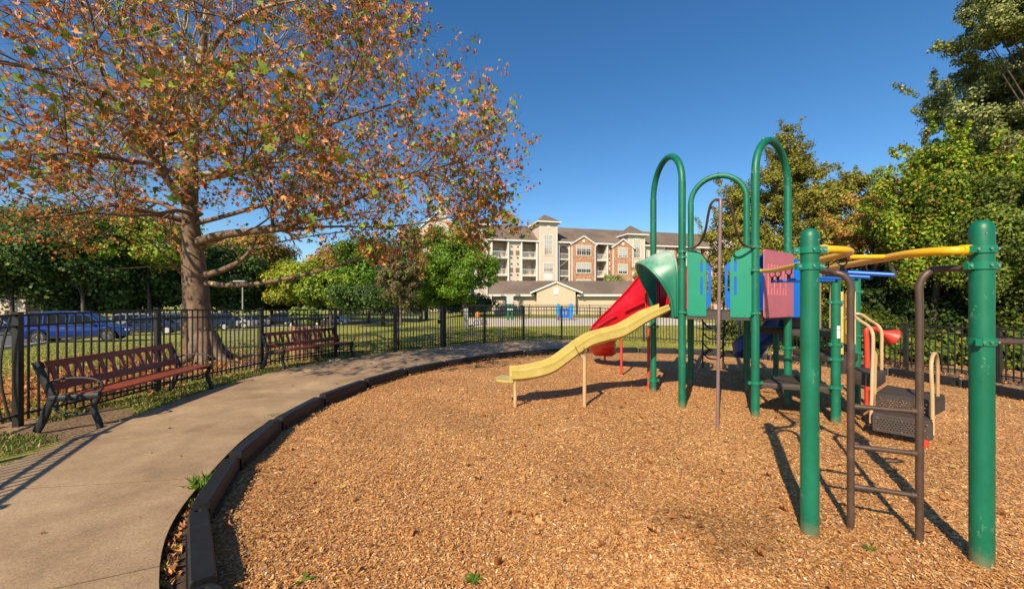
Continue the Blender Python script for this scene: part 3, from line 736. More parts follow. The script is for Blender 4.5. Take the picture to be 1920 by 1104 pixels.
for (x, y) in ((5.2, 6.8), (4.95, 7.5)):
    m = MB(); m.tube([(x, y, -.1), (x, y, 1.12)], .045, 14); m.build('support_leg', M['green'], PS)
# ---- perforated transfer steps
def perf_box(poly, h, th, name, rows, step=.028, skip_back=True):
    n = len(poly)
    m = MB(); m.prism([(p[0], p[1]) for p in poly], h - .03, h)
    m.mi = 1; bb = m
    a = Vector((*poly[0], 0)); b = Vector((*poly[1], 0))
    for t in (.08, .5, .92):
        for z in (h - .05,) + ((h - th + .03,) if rows else ()):
            q = a.lerp(b, t) + UP * z + Vector((-.7, -.7, 0)) * .012
            bb.lathe(q, [(0, -.005), (.011, -.005), (.009, .004), (0, .006)], 8, axis='Y')
    o = m.build(name, M['deck'], PS, mat2=M['bolt'])
    sk = MB()
    ar = sum(poly[i][0] * poly[(i + 1) % n][1] - poly[(i + 1) % n][0] * poly[i][1] for i in range(n))
    for i in range(n):
        a = Vector((*poly[i], 0)); b = Vector((*poly[(i + 1) % n], 0)); L = (b - a).length; d = (b - a).normalized()
        if d.cross(UP).dot(Vector((0, 1, 0))) * (1 if ar > 0 else -1) > .5: continue
        holes = []
        nx = int((L - .06) / step); nz = int((th - .075) / (step * .87))
        for r_ in range(nz):
            for c_ in range(nx - (r_ % 2)):
                u = .03 + step * .5 + c_ * step + (step / 2 if r_ % 2 else 0); v = .03 + step * .5 + r_ * step * .87
                rr = step * .3
                holes.append([(u + rr * math.cos(t), v + rr * math.sin(t)) for t in (0.4, 1.97, 3.54, 5.11)][::-1])
        sk.panel([(0, 0), (L, 0), (L, th - .031), (0, th - .031)], holes, a + UP * (h - th), d, UP, .012)
    sk.build('perforated_riser', M['deck'], o, smooth=False)
    return o
perf_box([(4.31, 4.78), (4.65, 4.43), (4.88, 4.63), (4.55, 5.0)], .33, .21, 'transfer_step', True)
perf_box([(4.575, 5.03), (4.84, 4.62), (5.33, 4.93), (5.16, 5.5)], .51, .19, 'transfer_step', False)
deckp('transfer_step', [(4.56, 5.42), (4.66, 5.1), (5.12, 5.48), (4.98, 5.78)], .72, .17)
deckp('deck', [(4.46, 5.36), (4.58, 5.42), (4.98, 5.8), (4.95, 5.88), (4.42, 5.5)], .88, .2)
for p in (G(1649, 812), G(1735, 842)):
    m = MB(); m.tube([p - UP * .1, Vector((p.x, p.y, .16))], .028, 12); m.build('support_leg', M['redpost'], PS)
for p in ((5.05, 5.0), (4.85, 5.4)):
    m = MB(); m.tube([(p[0], p[1], -.1), (p[0], p[1], .45)], .028, 12); m.build('support_leg', M['redpost'], PS)
# handrails
def rail(pts, r, mat, name='handrail', k=6, parent=None, n=10):
    m = MB(); m.tube(smooth_path(pts, k), r, n); return m.build(name, M[mat], parent or PS)
rail([P6 + Vector((.14, .02, 1.42)), P(1602, 594, 5.25), P(1614, 602, 5.15), P(1628, 611, 5.05), P(1636, 625, 4.98), P(1637, 650, 4.95), P(1635, 720, 4.9), P(1633, 793, 4.85)], .019, 'tan')
rail([P(1637, 655, 4.95), P(1642, 668, 4.95), P(1641, 690, 4.97), P(1640, 738, 5.0)], .017, 'tan')
rail([P(1605, 588, 5.85), P(1616, 590, 5.8), P(1632, 601, 5.65), P(1647, 611, 5.5), P(1653, 625, 5.45), P(1653, 655, 5.45), P(1653, 693, 5.45)], .019, 'tan')
rail([P(1749, 815, 4.5), P(1748, 740, 4.52), P(1746, 690, 4.55), P(1748, 670, 4.6), P(1753, 662, 4.68), P(1757, 672, 4.76), P(1758, 700, 4.8), P(1758, 742, 4.85)], .018, 'tan')

# ---- flat panels
def rr_outline(w, h, r=(.02, .02, .02, .02), k=6):
    """rounded rectangle, radii bl br tr tl"""
    out = []
    for (cx_, cy_, rad, a0) in ((r[0], r[0], r[0], math.pi), (w - r[1], r[1], r[1], 1.5 * math.pi), (w - r[2], h - r[2], r[2], 0), (r[3], h - r[3], r[3], .5 * math.pi)):
        for i in range(k + 1):
            t = a0 + i / k * math.pi / 2; out.append((cx_ + rad * math.cos(t), cy_ + rad * math.sin(t)))
    return out
def slot(cx_, z0, z1, w):
    return [(cx_ + w / 2 * math.cos(t), z0 + w / 2 + w / 2 * math.sin(t)) for t in np.linspace(math.pi, 2 * math.pi, 5)] + [(cx_ + w / 2 * math.cos(t), z1 - w / 2 + w / 2 * math.sin(t)) for t in np.linspace(0, math.pi, 5)]
def mir(l, w): return [(w - x, y) for x, y in l][::-1]
d = (P3_ - P2).normalized(); nrm = Vector((d.y, -d.x, 0)); Lp = (P3_ - P2).length
def pan(name, outline, holes, a, b, s, z, off, mat, th=.02, bolts=()):
    d = (b - a).normalized(); n = d.cross(UP)
    m = MB(); m.panel(outline, holes, a + d * s + n * off + UP * z, d, UP, th); m.mi = 1
    for u, v in bolts: m.lathe(a + d * (s + u) + n * (off + th / 2 + .004) + UP * (z + v), [(0, -.008), (.009, -.008), (.007, .004), (0, .006)], 8, axis='Y')
    return m.build(name, M[mat], PS, smooth=False, mat2=M['bolt'])
w_ = .27; o_ = rr_outline(w_, 1.0, (.05, .005, .20, .01)); hl = [slot(.205, .32, .60, .035), slot(.205, .66, .86, .035)]
q = pan('climber_panel', o_, hl, P2, P3_, .075, 1.435, .02, 'teal', bolts=((.08, .04), (.16, .04), (.05, .93)))
q = pan('climber_panel', mir(o_, .29), [mir([(x - .0, y) for x, y in h_], .29) for h_ in hl], P2, P3_, Lp - .29 - .04, 1.425, .02, 'teal', bolts=((.10, .04), (.20, .04), (.22, .93)))
for s_, sgn in ((.1, 0), (.16, 0)):
    pass
# blue panels on the far side
w_ = .30; o_ = rr_outline(w_, .92, (.02, .15, .14, .01)); hl = [slot(.235, .35, .75, .035)]
pan('climber_panel', o_, hl, PB, P4, .06, 1.50, .0, 'bluep')
pan('climber_panel', mir(o_, w_), [mir(h_, w_) for h_ in hl], PB, P4, (P4 - PB).length - w_ - .06, 1.50, .0, 'bluep')
# pink slotted panel between the right-hand hoop's posts
Lq = (P5 - P3_).length
hl = []
for k in range(7):
    x = .13 + k * .105; up = 1.0 - .25
    if k % 2 == 0: hl += [slot(x, .33, .80, .032)]
    else: hl += [slot(x, .52, .80, .032), slot(x, .33, .455, .032)]
pan('slotted_panel', rr_outline(Lq * .86 + .06, .985, (.03, .03, .04, .04)), hl, P3_, P5, .10, 1.42, .072, 'pink', .012, bolts=((.1, .04), (.35, .04), (.6, .04), (.85, .04)))
pan('slot_highlight_backing', rr_outline(Lq * .86 + .02, .93, (.02,) * 4), [], P3_, P5, .12, 1.45, .060, 'pinklight', .008)  # sheet behind the slots, its pale colour painting their lit edges
# yellow edge-on panels beside the transfer entrance, tan panels behind
def box_panel(c, ang, w, z0, z1, mat, th=.03, hole=True):
    d = Vector((math.cos(ang), math.sin(ang), 0)); m = MB()
    m.panel(rr_outline(w, z1 - z0, (.02, .02, .1, .02)), [slot(w * .6, .15, .45, .04), slot(w * .6, .55, .8, .04)] if hole else [], Vector(c) + UP * z0, d, UP, th)
    return m.build('entrance_panel', M[mat], PS, smooth=False)
box_panel((4.475, 5.44, 0), R(51), .22, .93, 1.79, 'ypanel', .05)
box_panel((5.0, 5.86, 0), R(72), -.22 if False else .22, 1.02, 1.80, 'ypanel', .06)
box_panel((5.30, 7.0, 0), R(38), .30, 1.1, 2.06, 'tanpanel', .03)
box_panel((5.62, 6.9, 0), R(55), .34, 1.1, 2.03, 'tanpanel', .03)
rail([(5.48, 6.88, 1.2), (5.47, 6.85, 1.85), (5.53, 6.88, 2.03), (5.66, 6.98, 2.06)], .022, 'tan')

# ---- climbing pole with its two bent arms
pb = G(1345, 803); pt = P(1351, 374, pb.y)
m = MB(); m.tube([pb - UP * .1, Vector((pb.x + .02, pb.y, 1.5)), pt], .021, 16); po = m.build('climbing_pole', M['mauve'], PS)
m = MB(); m.lathe(pt, [(.024, -.16), (.024, -.02), (.012, .01)], 14); m.build('pole_cap', M['mauve'], po)
zz = pb.y
rail([pt + UP * -.01, P(1342, 374.5, zz + .05), P(1333, 383, zz + .1), P(1328, 402, zz + .2), P(1323, 430, zz + .35), P(1316, 449, zz + .6), P(1308, 460, zz + .75), P(1297, 465, zz + .85), P(1284, 466, 6.15)], .0165, 'brown', 'pole_arm', parent=po)
rail([pt + UP * -.01, P(1361, 374.5, zz + .05), P(1370, 383, zz + .08), P(1374, 402, zz + .12), P(1380, 430, zz + .2), P(1387, 449, zz + .3), P(1395, 459, zz + .37), P(1406, 463.5, zz + .42), P(1418, 464, 5.66)], .0165, 'brown', 'pole_arm', parent=po)

# ---- yellow wave slide
def chute(prof_c, halfw, wall, th, name, mat, side_h=None, bulge=0, k=6, lip=.02, parent=None, tags=None):
    """U section swept along a centre line; prof_c points, width half halfw, wall height list or value"""
    pts = smooth_path(prof_c, k); m_ = len(pts)
    ws = side_h or [wall] * m_
    if len(ws) != m_: ws = list(np.interp(np.linspace(0, 1, m_), np.linspace(0, 1, len(ws)), ws))
    rows = []
    for i, p in enumerate(pts):
        a = pts[max(0, i - 1)]; b = pts[min(m_ - 1, i + 1)]
        t = (b - a); t.z = 0; t.normalize(); s = Vector((-t.y, t.x, 0)); W = halfw; h = ws[i]; c = .05
        prof = [(-W - th - lip, h), (-W - th - lip, h - .03), (-W - th, h - .045), (-W - th - bulge * .8, h * .66), (-W - th - bulge, h * .38), (-W - th, c * .6), (-W + c, -th), (W - c, -th), (W + th, c * .6), (W + th + bulge, h * .38), (W + th + bulge * .8, h * .66), (W + th, h - .045), (W + th + lip, h - .03), (W + th + lip, h), (W + th + lip - .015, h + .012), (W + .005, h + .012), (W, h - .01), (W - .005, c), (W - c, .008), (0, 0), (-W + c, .008), (-W + .005, c), (-W, h - .01), (-W - .005, h + .012), (-W - th - lip + .015, h + .012)]
        rows.append([p + s * x + UP * z for x, z in prof])
    mb = MB(); mb.loft(rows); return mb.build(name, M[mat], parent or PS, fixn=True, ang=32)
prof = [(2.56, 1.50), (2.2, 1.33), (1.81, 1.10), (1.52, 1.02), (1.27, .95), (1.06, .83), (.86, .685), (.64, .54), (.40, .465), (.15, .43), (-.02, .425)]
def ys(x): return 6.42 + (x - 0) * .115
ysl = chute([(x, ys(x), z) for x, z in prof], .19, .15, .02, 'wave_slide', 'yslide', side_h=[.11, .15, .17, .17, .17, .17, .17, .17, .17, .165, .16], lip=.004)
m = MB()
lipp = []
for x, z, hw in ((.02, .425, .21), (-.08, .425, .21), (-.18, .435, .19), (-.24, .43, .13), (-.26, .425, .05)):
    lipp.append([Vector((x, ys(x) - hw, z - .025)), Vector((x, ys(x) + hw, z - .025)), Vector((x, ys(x) + hw, z + .012)), Vector((x, ys(x), z + .004)), Vector((x, ys(x) - hw, z + .012))])
m.loft(lipp); m.build('exit_lip', M['yslide'], ysl, fixn=True, ang=60)
m = MB(); a = Vector((1.075, ys(1.075) - .235, .80)); m.bar(a, a + Vector((-.085, 0, .155)), .012, .006, up=(0, 1, 0)); m.build('seam', M['brown'], ysl)
m = MB()
for q in ((1.13, .93), (1.17, .885)): m = MB(); m.lathe((q[0], ys(1.1) - .236, q[1]), [(0, -.006), (.014, -.006), (.012, .004), (0, .004)], 10, axis='Y'); m.build('bolt', M['bolt'], ysl)
for px in (966, 1096):
    p = G(px, 764)
    m = MB(); m.tube([p - UP * .1, Vector((p.x, p.y, .40 if px < 1000 else .80))], .029, 14); m.bar(Vector((p.x - .02, p.y, .40 if px < 1000 else .80)), Vector((p.x - .02, ys(p.x) + .2, .40 if px < 1000 else .80)), .06, .03)
    m.build('support_leg', M['tan'], ysl)
# ---- faded green hood over the slide's top
hd = MB(); rows = []
axm = (P1 + P2) / 2; hwid = .50
sb = [(-.50, 1.42), (-.50, 1.9), (-.44, 2.25), (-.27, 2.44), (0, 2.50), (.27, 2.44), (.44, 2.25), (.50, 1.9), (.50, 1.42)]
sf = [(-.475, 1.40), (-.46, 1.72), (-.42, 2.02), (-.26, 2.23), (0, 2.31), (.26, 2.23), (.42, 2.02), (.46, 1.72), (.475, 1.40)]
fo = [.06, .10, .26, .40, .46, .40, .26, .10, .06]
def hsm(l, k=4):
    return [(p.x, p.y) for p in smooth_path([(a, b, 0) for a, b in l], k)]
sb, sf = hsm(sb), hsm(sf); fo = [p.y for p in smooth_path([(i, f, 0) for i, f in enumerate(fo)], 4)]
NS = 7
for q in range(NS + 1):
    t = q / NS; row = []
    for (y0, z0), (y1, z1), f in zip(sb, sf, fo):
        y = y0 + (y1 - y0) * t; z = z0 + (z1 - z0) * (t ** 1.6)
        row.append(Vector((axm.x - .02 - f * t, axm.y + y, z)))
    rows.append(row)
outr = rows
inr = []
for row in rows:
    c = Vector((row[0].x, axm.y, 1.75)); inr.append([Vector((p.x, axm.y + (p.y - axm.y) * .93, c.z + (p.z - c.z) * .95 if p.z > 1.75 else p.z)) for p in row])
hd.loft(outr, closed=False); hd.loft([r_[::-1] for r_ in inr], closed=False)
# rolled rim
for edge, rad in ((outr[-1], .025), (outr[0], .022)):
    hd.tube([e - Vector((0, 0, .0)) for e in edge], rad, 8)
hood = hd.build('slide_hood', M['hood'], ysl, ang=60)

# ---- red curved slide
redp = [(3.02, 7.62, 1.50), (2.88, 7.98, 1.43), (2.66, 8.42, 1.26), (2.42, 8.90, 1.04), (2.24, 9.4, .78), (2.22, 9.85, .54), (2.28, 10.2, .36), (2.38, 10.5, .26), (2.48, 10.7, .235)]
rs = chute(redp, .25, .3, .025, 'curved_slide', 'red', bulge=.07, lip=.03, side_h=[.98, .90, .66, .48, .40, .38, .36, .34, .28], k=8)
# moulded ribs on the near wall
ptsr = smooth_path(redp, 8)
m = MB()
for i0, i1 in ((6, 17), (20, 30), (33, 42)):
    for off in (.07, .20, .30):
        pr = []
        for i in range(i0, i1):
            t = (ptsr[i + 1] - ptsr[i - 1]); t.z = 0; t.normalize(); s = Vector((-t.y, t.x, 0)); pr.append(ptsr[i] + s * (.305 + (.05 if off == .20 else .02)) + UP * off)
        m.tube(pr, .03 if off == .20 else .02, 8)
m.build('moulded_rib', M['red'], rs)
m = MB()      # red hood at the top of this slide
rows = []
mid = (P1 + PB) / 2; dv = (PB - P1).normalized(); nv = Vector((-dv.y, dv.x, 0))
for t in (0, .5, 1):
    rows.append([mid + dv * (y * .92) + nv * (.25 * t) + UP * (1.42 + (z - 1.42) * (1 - .12 * t)) for y, z in sb])
m.loft(rows, closed=False); m.loft([[p + Vector((.012, .0, -.012)) for p in r_[::-1]] for r_ in rows], closed=False)
m.tube(rows[-1], .02, 8); m.tube(rows[0], .03, 8)
m.build('slide_hood', M['red'], rs, ang=60)
m = MB()
for px, py, ht in ((1134, 683, .30), (1165, 707, .98), (1216, 731, 1.2)):
    p = G(px, py); mm_ = MB(); mm_.tube([p - UP * .1, Vector((p.x, p.y, ht))], .026, 12); mm_.build('support_leg', M['redpost'], rs)

# ---- blue curved slide on the far right side
mid = (P5 + P4) / 2
blp = [(4.40, 6.95, 1.5), (4.85, 7.05, 1.46), (5.25, 7.35, 1.32), (5.45, 7.75, 1.12), (5.42, 8.2, .88), (5.25, 8.6, .62), (5.30, 9.0, .42), (5.5, 9.3, .36)]
bs = chute(blp, .26, .3, .025, 'curved_slide', 'darkblue', side_h=[.75, .72, .55, .42, .36, .34, .3, .2], k=6)
rows = []
for t, dx in ((0, 0), (.4, .15), (.8, .28), (1, .36)):
    rows.append([Vector((mid.x + .05 + dx, mid.y + y * .9, 1.42 + (z - 1.42) * (1 - .12 * t))) for y, z in sb])
m = MB(); m.loft(rows, closed=False); m.loft([[p + Vector((.0, .0, -.014)) for p in r_[::-1]] for r_ in rows], closed=False); m.tube(rows[-1], .02, 8); m.tube(rows[0], .03, 8)
m.build('slide_hood', M['bluep'], bs, ang=60)
p = (5.4, 8.9); m = MB(); m.tube([(p[0], p[1], -.1), (p[0], p[1], .45)], .026, 12); m.build('support_leg', M['blackrub'], bs)

# ---- black loop climber at the back
l0, l1 = G(1317.5, 694), G(1356, 697)
t0, t1 = PB.lerp(P4, .22) + UP * 1.5, PB.lerp(P4, .78) + UP * 1.5
cl = None
m = MB()
for g0, tp, sx in ((l0, t0, -1), (l1, t1, 1)):
    m.tube(smooth_path([g0 - UP * .1, g0 + UP * .6, Vector((g0.x, g0.y, 1.15)).lerp(tp, .15), Vector((tp.x, tp.y + .35, 1.62)), tp + UP * .25 + Vector((0, .05, 0)), tp + UP * .0]), .02, 8)
cl = m.build('loop_climber', M['blackrub'], PS)
for k in range(5):
    a = l0.lerp(t0, .06 + .16 * k); b = l1.lerp(t1, .06 + .16 * k); z = .45 + .26 * k
    a = Vector((a.x, a.y, z)); b = Vector((b.x, b.y, z)); mdl = (a + b) / 2 - UP * .14 + Vector((0, -.05, 0))
    m = MB(); m.tube(smooth_path([a, a.lerp(mdl, .45) - UP * .06, mdl, b.lerp(mdl, .45) - UP * .06, b], 5), .018, 8); m.build('rung', M['blackrub'], cl)

# ---- overhead ladder: two wavy rails, brace, hanging blue bars
def PX(px, py, z): return P(px, py, z)
railB = smooth_path([PBn + Vector((.06, .0, 2.02)), PX(1565, 468, 2.84), PX(1588, 470, 2.88), PX(1592, 474, 3.0), PX(1570, 480, 3.2), PX(1540, 487, 3.5), PX(1500, 496, 4.0), PX(1462, 505, 4.7), PX(1448, 507.5, 5.15), PX(1434, 508, 5.55), P3_ + UP * 2.09 + Vector((.05, 0, 0))], 6)
railA = smooth_path([PA_ + Vector((-.06, .01, 1.975)), PX(1790, 470, 2.52), PX(1750, 472, 2.62), PX(1706, 476, 2.78), PX(1660, 484, 3.05), PX(1605, 494, 3.55), PX(1555, 503, 4.2), PX(1548, 506, 4.7), PX(1558, 507, 5.1), P6 + UP * 2.02], 6)
rB = MB(); rB.tube(railB, .0275, 14); rB_ = rB.build('overhead_rail', M['yrail'], PS)
rA_ = MB(); rA_.tube(railA, .0275, 14); rA_ = rA_.build('overhead_rail', M['yrail'], PS)
for a, b, par in ((railB[0], railB[3], rB_), (railA[0], railA[4], rA_)):
    m = MB(); m.tube([a, b], .033, 14); m.build('rail_sleeve', M['yrail'], par)
m = MB(); m.tube([PX(1590, 482, 3.08), PX(1668, 481.5, 3.02)], .018, 12); m.build('cross_brace', M['yrail'], PS)
def at_depth(path, z):
    best = min(path, key=lambda p: abs(p.y - z)); return best
for zb, za in ((3.12, 2.92), (3.45, 3.25), (3.85, 3.6), (4.3, 4.0), (4.75, 4.45), (5.15, 4.85)):
    rb = railB[max(range(14, len(railB)), key=lambda i: -abs(railB[i].y - zb))]; ra = railA[max(range(10, len(railA)), key=lambda i: -abs(railA[i].y - za))]
    a, b = rb - UP * .135, ra - UP * .135
    m = MB(); m.tube([a, b], .017, 12); rung = m.build('hanging_bar', M['bluep'], PS)
    for q, e in ((a, rb), (b, ra)):
        m = MB(); dq = (b - a).normalized()
        m.bar(q - UP * .02, q + UP * .05, .024, .028, up=dq)
        c = q + UP * .085
        m.tube([c + dq * .03 * math.cos(t) + UP * .034 * math.sin(t) for t in np.linspace(math.pi * .85, math.pi * 2.15, 9)], .006, 6)
        m.lathe(c + UP * .03 + dq * .03, [(0, -.008), (.011, -.006), (.011, .006), (0, .008)], 8, axis='Y')
        m.build('shackle', M['blackrub'], rung)
# ---- ladder between the two capped posts
lb0, lb1 = G(1595, 998), G(1724, 1022)
d_ = (lb1 - lb0).normalized()
m = MB()
m.tube(smooth_path([lb0 - UP * .1, lb0 + UP * .8, lb0 + UP * 1.6, lb0 + UP * 1.76, lb0 + UP * 1.84 - d_ * .04, lb0 + UP * 1.868 - d_ * .12, PBn + UP * 1.875 + Vector((.05, 0, 0))], 6), .0225, 14)
m.tube(smooth_path([lb1 - UP * .1, lb1 + UP * .8, lb1 + UP * 1.6, lb1 + UP * 1.76, lb1 + UP * 1.84 + d_ * .035, lb1 + UP * 1.868 + d_ * .10, PA_ + UP * 1.86 + Vector((-.05, 0, 0))], 6), .0225, 14)
ld = m.build('ladder_frame', M['brown'], PS)
for z in (.335, .62, .905):
    m = MB(); m.tube([lb0 + UP * z, lb1 + UP * z], .0165, 12); m.build('rung', M['brown'], ld)
    
    for q, s_ in ((lb0, 1), (lb1, -1)): m = MB(); m.tube([q + UP * z + d_ * .018 * s_, q + UP * z + d_ * .045 * s_], .021, 12); m.build('weld_collar', M['brown'], ld)
c = PA_ + UP * 1.405
m = MB(); m.tube(smooth_path([c + Vector((.05, -.035, 0)), c + Vector((.12, -.045, 0)), c + Vector((.20, -.035, 0)), c + Vector((.225, .0, 0)), c + Vector((.20, .035, 0)), c + Vector((.12, .045, 0)), c + Vector((.05, .035, 0))], 6), .016, 10); m.build('hand_hold', M['brown'], PS)

# ---- red talk tube: stands on its own
tb_ = P(1626, 690, 6.35)
tt = thing('talk_tube', (tb_.x, tb_.y, 0), 'red speaking tube with a cone horn on a bent red pipe, behind the transfer steps', 'talk tube')
def Q(px, py): return P(px, py, 6.35)
m = MB(); m.tube(smooth_path([Vector((tb_.x, tb_.y, -.1)), Vector((tb_.x, tb_.y, .6)), Q(1625, 640), Q(1624, 622), Q(1627, 617), Q(1640, 616), Q(1652, 622)], 6), .036, 16); m.build('pipe', M['redpost'], tt)
m = MB(); dirc = Vector((.9, -.15, -.42)).normalized(); c = Q(1651, 622)
rws = []
sx = dirc.orthogonal().normalized(); sy = dirc.cross(sx)
for r_, l in ((.036, 0), (.045, .04), (.085, .12), (.125, .19), (.135, .2), (.12, .185), (.03, .06)):
    rws.append([c + dirc * l + (sx * math.cos(t) + sy * math.sin(t)) * r_ for t in np.linspace(0, 2 * math.pi, 21)[:-1]])
m.loft(rws); m.build('horn', M['redpost'], tt)
# ================================================================== APARTMENT BUILDING
ANG = math.atan2(.242, .97)
ORG = Vector((-4.0, 75.0, 0))
AP = thing('apartment_building', ORG, 'four-storey beige and brick apartment block with balconies, gables and stair towers beyond the garage', 'building')
AP.rotation_euler.z = ANG
E_ = Vector((math.cos(ANG), math.sin(ANG), 0)); Nn = Vector((-math.sin(ANG), math.cos(ANG), 0))
def F(a, b, off=0.0):
    """detail-survey coordinates -> (u, height) on the facade plane moved back by off"""
    px, py = 780 + a / 3.944, 380 + b / 3.944
    t = (px - 960) / FPX
    o = ORG + Nn * off
    u = (t * o.y - o.x) / (E_.x - t * E_.y)
    z = o.y + u * E_.y
    return u, EYE - (py - HOR) / FPX * z
class LB:
    """builds a part in the building's own frame (u, depth, height)"""
    def __init__(s): s.m = MB()
    def box(s, u0, u1, y0, y1, z0, z1): s.m.box(((u0 + u1) / 2, (y0 + y1) / 2, (z0 + z1) / 2), (abs(u1 - u0), abs(y1 - y0), abs(z1 - z0))); return s
    def done(s, name, mat, parent, smooth=False):
        me = bpy.data.meshes.new(name); me.from_pydata(s.m.v, [], s.m.f); me.materials.append(M[mat])
        if smooth: me.shade_smooth(); me.set_sharp_from_angle(angle=R(35))
        return link(bpy.data.objects.new(name, me), parent)
def window(parent, u0, u1, z0, z1, y, nx=2, nz=2, tr=.10, arch=False, pane='blind'):
    b = LB(); b.box(u0 - tr, u1 + tr, y - .06, y + .05, z1, z1 + tr * 1.3); b.box(u0 - tr, u1 + tr, y - .08, y + .05, z0 - tr * 1.3, z0)
    b.box(u0 - tr, u0, y - .06, y + .05, z0, z1); b.box(u1, u1 + tr, y - .06, y + .05, z0, z1)
    for i in range(1, nx): u = u0 + (u1 - u0) * i / nx; b.box(u - .035, u + .035, y - .045, y + .04, z0, z1)
    for i in range(1, nz): z = z0 + (z1 - z0) * i / nz; b.box(u0, u1, y - .042, y + .04, z - .03, z + .03)
    for i in range(nx):                      # thin glazing bars
        u = u0 + (u1 - u0) * (i + .5) / nx; b.box(u - .014, u + .014, y - .03, y + .03, z0, z1)
    w_ = b.done('window', 'white', parent)
    g_ = LB(); g_.box(u0, u1, y + .0, y + .03, z0, z1); g_.done('pane', 'glass', w_)
    bl = LB(); k = random.uniform(.25, .9)
    if pane == 'blind':
        for i in range(nx):
            ua, ub = u0 + (u1 - u0) * i / nx + .05, u0 + (u1 - u0) * (i + 1) / nx - .05
            bl.box(ua, ub, y - .012, y - .004, z1 - (z1 - z0) * k, z1)
        bl.done('blind', 'blind', w_)
    return w_
def wall_gable(parent, a0, a1, peak_b, eave_b, y, mat, depth=2.0, over=.35, name='wall'):
    u0, z_e = F(a0, eave_b, y); u1, _ = F(a1, eave_b, y); um, z_p = F((a0 + a1) / 2, peak_b, y)
    um = (u0 + u1) / 2
    m = LB(); n_ = 5
    poly = [(u0, 0), (u1, 0), (u1, z_e), (um, z_p), (u0, z_e)]
    vs = [(p[0], y, p[1]) for p in poly] + [(p[0], y + depth, p[1]) for p in poly]
    m.m.add(vs, [(0, 1, 2, 3, 4), (9, 8, 7, 6, 5)] + [((i + 1) % n_, i, n_ + i, n_ + (i + 1) % n_) for i in range(n_)])
    w_ = m.done(name, mat, parent)
    t = LB(); sl = (z_p - z_e) / (um - u0)
    for s, uu in ((1, u0 - over), (-1, u1 + over)):
        ze = z_e - sl * over
        dlen = Vector((um - uu, 0, z_p - ze)).normalized()
        t.m.bar((uu, y - .12, ze + .12), (um + s * .06, y - .12, z_p + .12), .24, .26, up=Vector((-dlen.z, 0, dlen.x)))
    t.box(u0 - .05, u0 + .12, y - .03, y + .02, 0, z_e); t.box(u1 - .12, u1 + .05, y - .03, y + .02, 0, z_e)
    t.done('gable_trim', 'white', w_)
    r = LB()
    for s, uu in ((1, u0 - over), (-1, u1 + over)):
        ze = z_e - sl * over
        r.m.add([(uu, y - .28, ze + .26), (um, y - .28, z_p + .26), (um, y + 6, z_p + .26), (uu, y + 6, ze + .26)], [(0, 1, 2, 3)] if s > 0 else [(3, 2, 1, 0)])
    r.done('gable_roof', 'shingle', w_)
    return w_, u0, u1, z_e, z_p
YR = 6.5
# main roof and walls
eave = 13.35; ridge = 17.5
uL, uR = F(480, 300)[0], F(2750, 300)[0]
m = LB()
m.m.add([(uL, -.5, eave), (uR, -.5, eave), (uR, YR, ridge), (uL, YR, ridge), (uL, 2 * YR, eave), (uR, 2 * YR, eave)], [(0, 1, 2, 3), (3, 2, 5, 4), (0, 3, 4), (1, 5, 2)])
m.m.add([(uL, -.5, eave - .02), (uR, -.5, eave - .02), (uR, 2 * YR, eave - .02), (uL, 2 * YR, eave - .02)], [(3, 2, 1, 0)])
roof = m.done('roof', 'shingle', AP)
m = LB(); m.box(uL, uR, -.62, -.50, eave - .22, eave + .04); m.done('gutter', 'white', roof)
for a_ in (700, 820, 1180, 1420, 1900, 2200):
    u, _ = F(a_, 250); m = LB(); m.box(u, u + .25, 2.2, 2.5, 14.8, 15.5); m.done('vent_pipe', 'vent', roof)
def wsec(a0, a1, mat='siding', y=0.0, z1=eave - .05, d=3.0, z0=0):
    m = LB(); u0, u1 = F(a0, 300, y)[0], F(a1, 300, y)[0]; m.box(u0, u1, y, y + d, z0, z1); return m.done('wall', mat, AP), u0, u1
wsec(470, 562); wsec(676, 782); wsec(893, 1160, y=.15); wsec(1406, 1460); wsec(1590, 1740, y=.1); wsec(1740, 1790, y=0.05)
m = LB(); m.box(uL, uR, 3.0, 3.3, 0, eave - .05); m.done('recess_wall', 'siding', AP)
FL = [F(700, b_)[1] for b_ in (404, 532)]; st = FL[0] - FL[1]
floors = [FL[0], FL[1], FL[1] - st]
def balconies(a0, a1, colr=True):
    u0, u1 = F(a0, 300)[0], F(a1, 300)[0]
    for z in floors:
        b = LB(); b.box(u0, u1, -.35, 3.0, z - .26, z)
        o = b.done('balcony', 'white', AP)
        r = LB(); r.box(u0, u1, -.33, -.27, z + 1.0, z + 1.08); r.box(u0, u1, -.32, -.28, z + .08, z + .14)
        nb = int((u1 - u0) / .14)
        for i in range(nb + 1): uu = u0 + (u1 - u0) * i / nb; r.box(uu - .012, uu + .012, -.31, -.29, z + .1, z + 1.0)
        r.done('railing', 'white', o)
        w = u1 - u0
        window(AP, u0 + w * .12, u0 + w * .62, z + .1, z + 2.1, 2.98, 2, 1)
        dd = LB(); dd.box(u0 + w * .72, u0 + w * .95, 2.93, 2.99, z + .02, z + 2.1); dd.done('balcony_door', 'white', AP)
        ch = LB(); ch.box(u0 + w * .66, u0 + w * .78, 1.0, 1.6, z, z + .45); ch.box(u0 + w * .66, u0 + w * .78, 1.5, 1.6, z + .45, z + .9); ch.done('balcony_chair', 'wood', o)
    b = LB()
    if colr: b.box(u1 - .06, u1 + .2, -.38, -.12, 0, eave - .2)
    b.box(u0 - .2, u0 + .06, -.38, -.12, 0, eave - .2)
    b.done('column', 'white', AP)
balconies(560, 678); balconies(780, 888); balconies(1325, 1408)
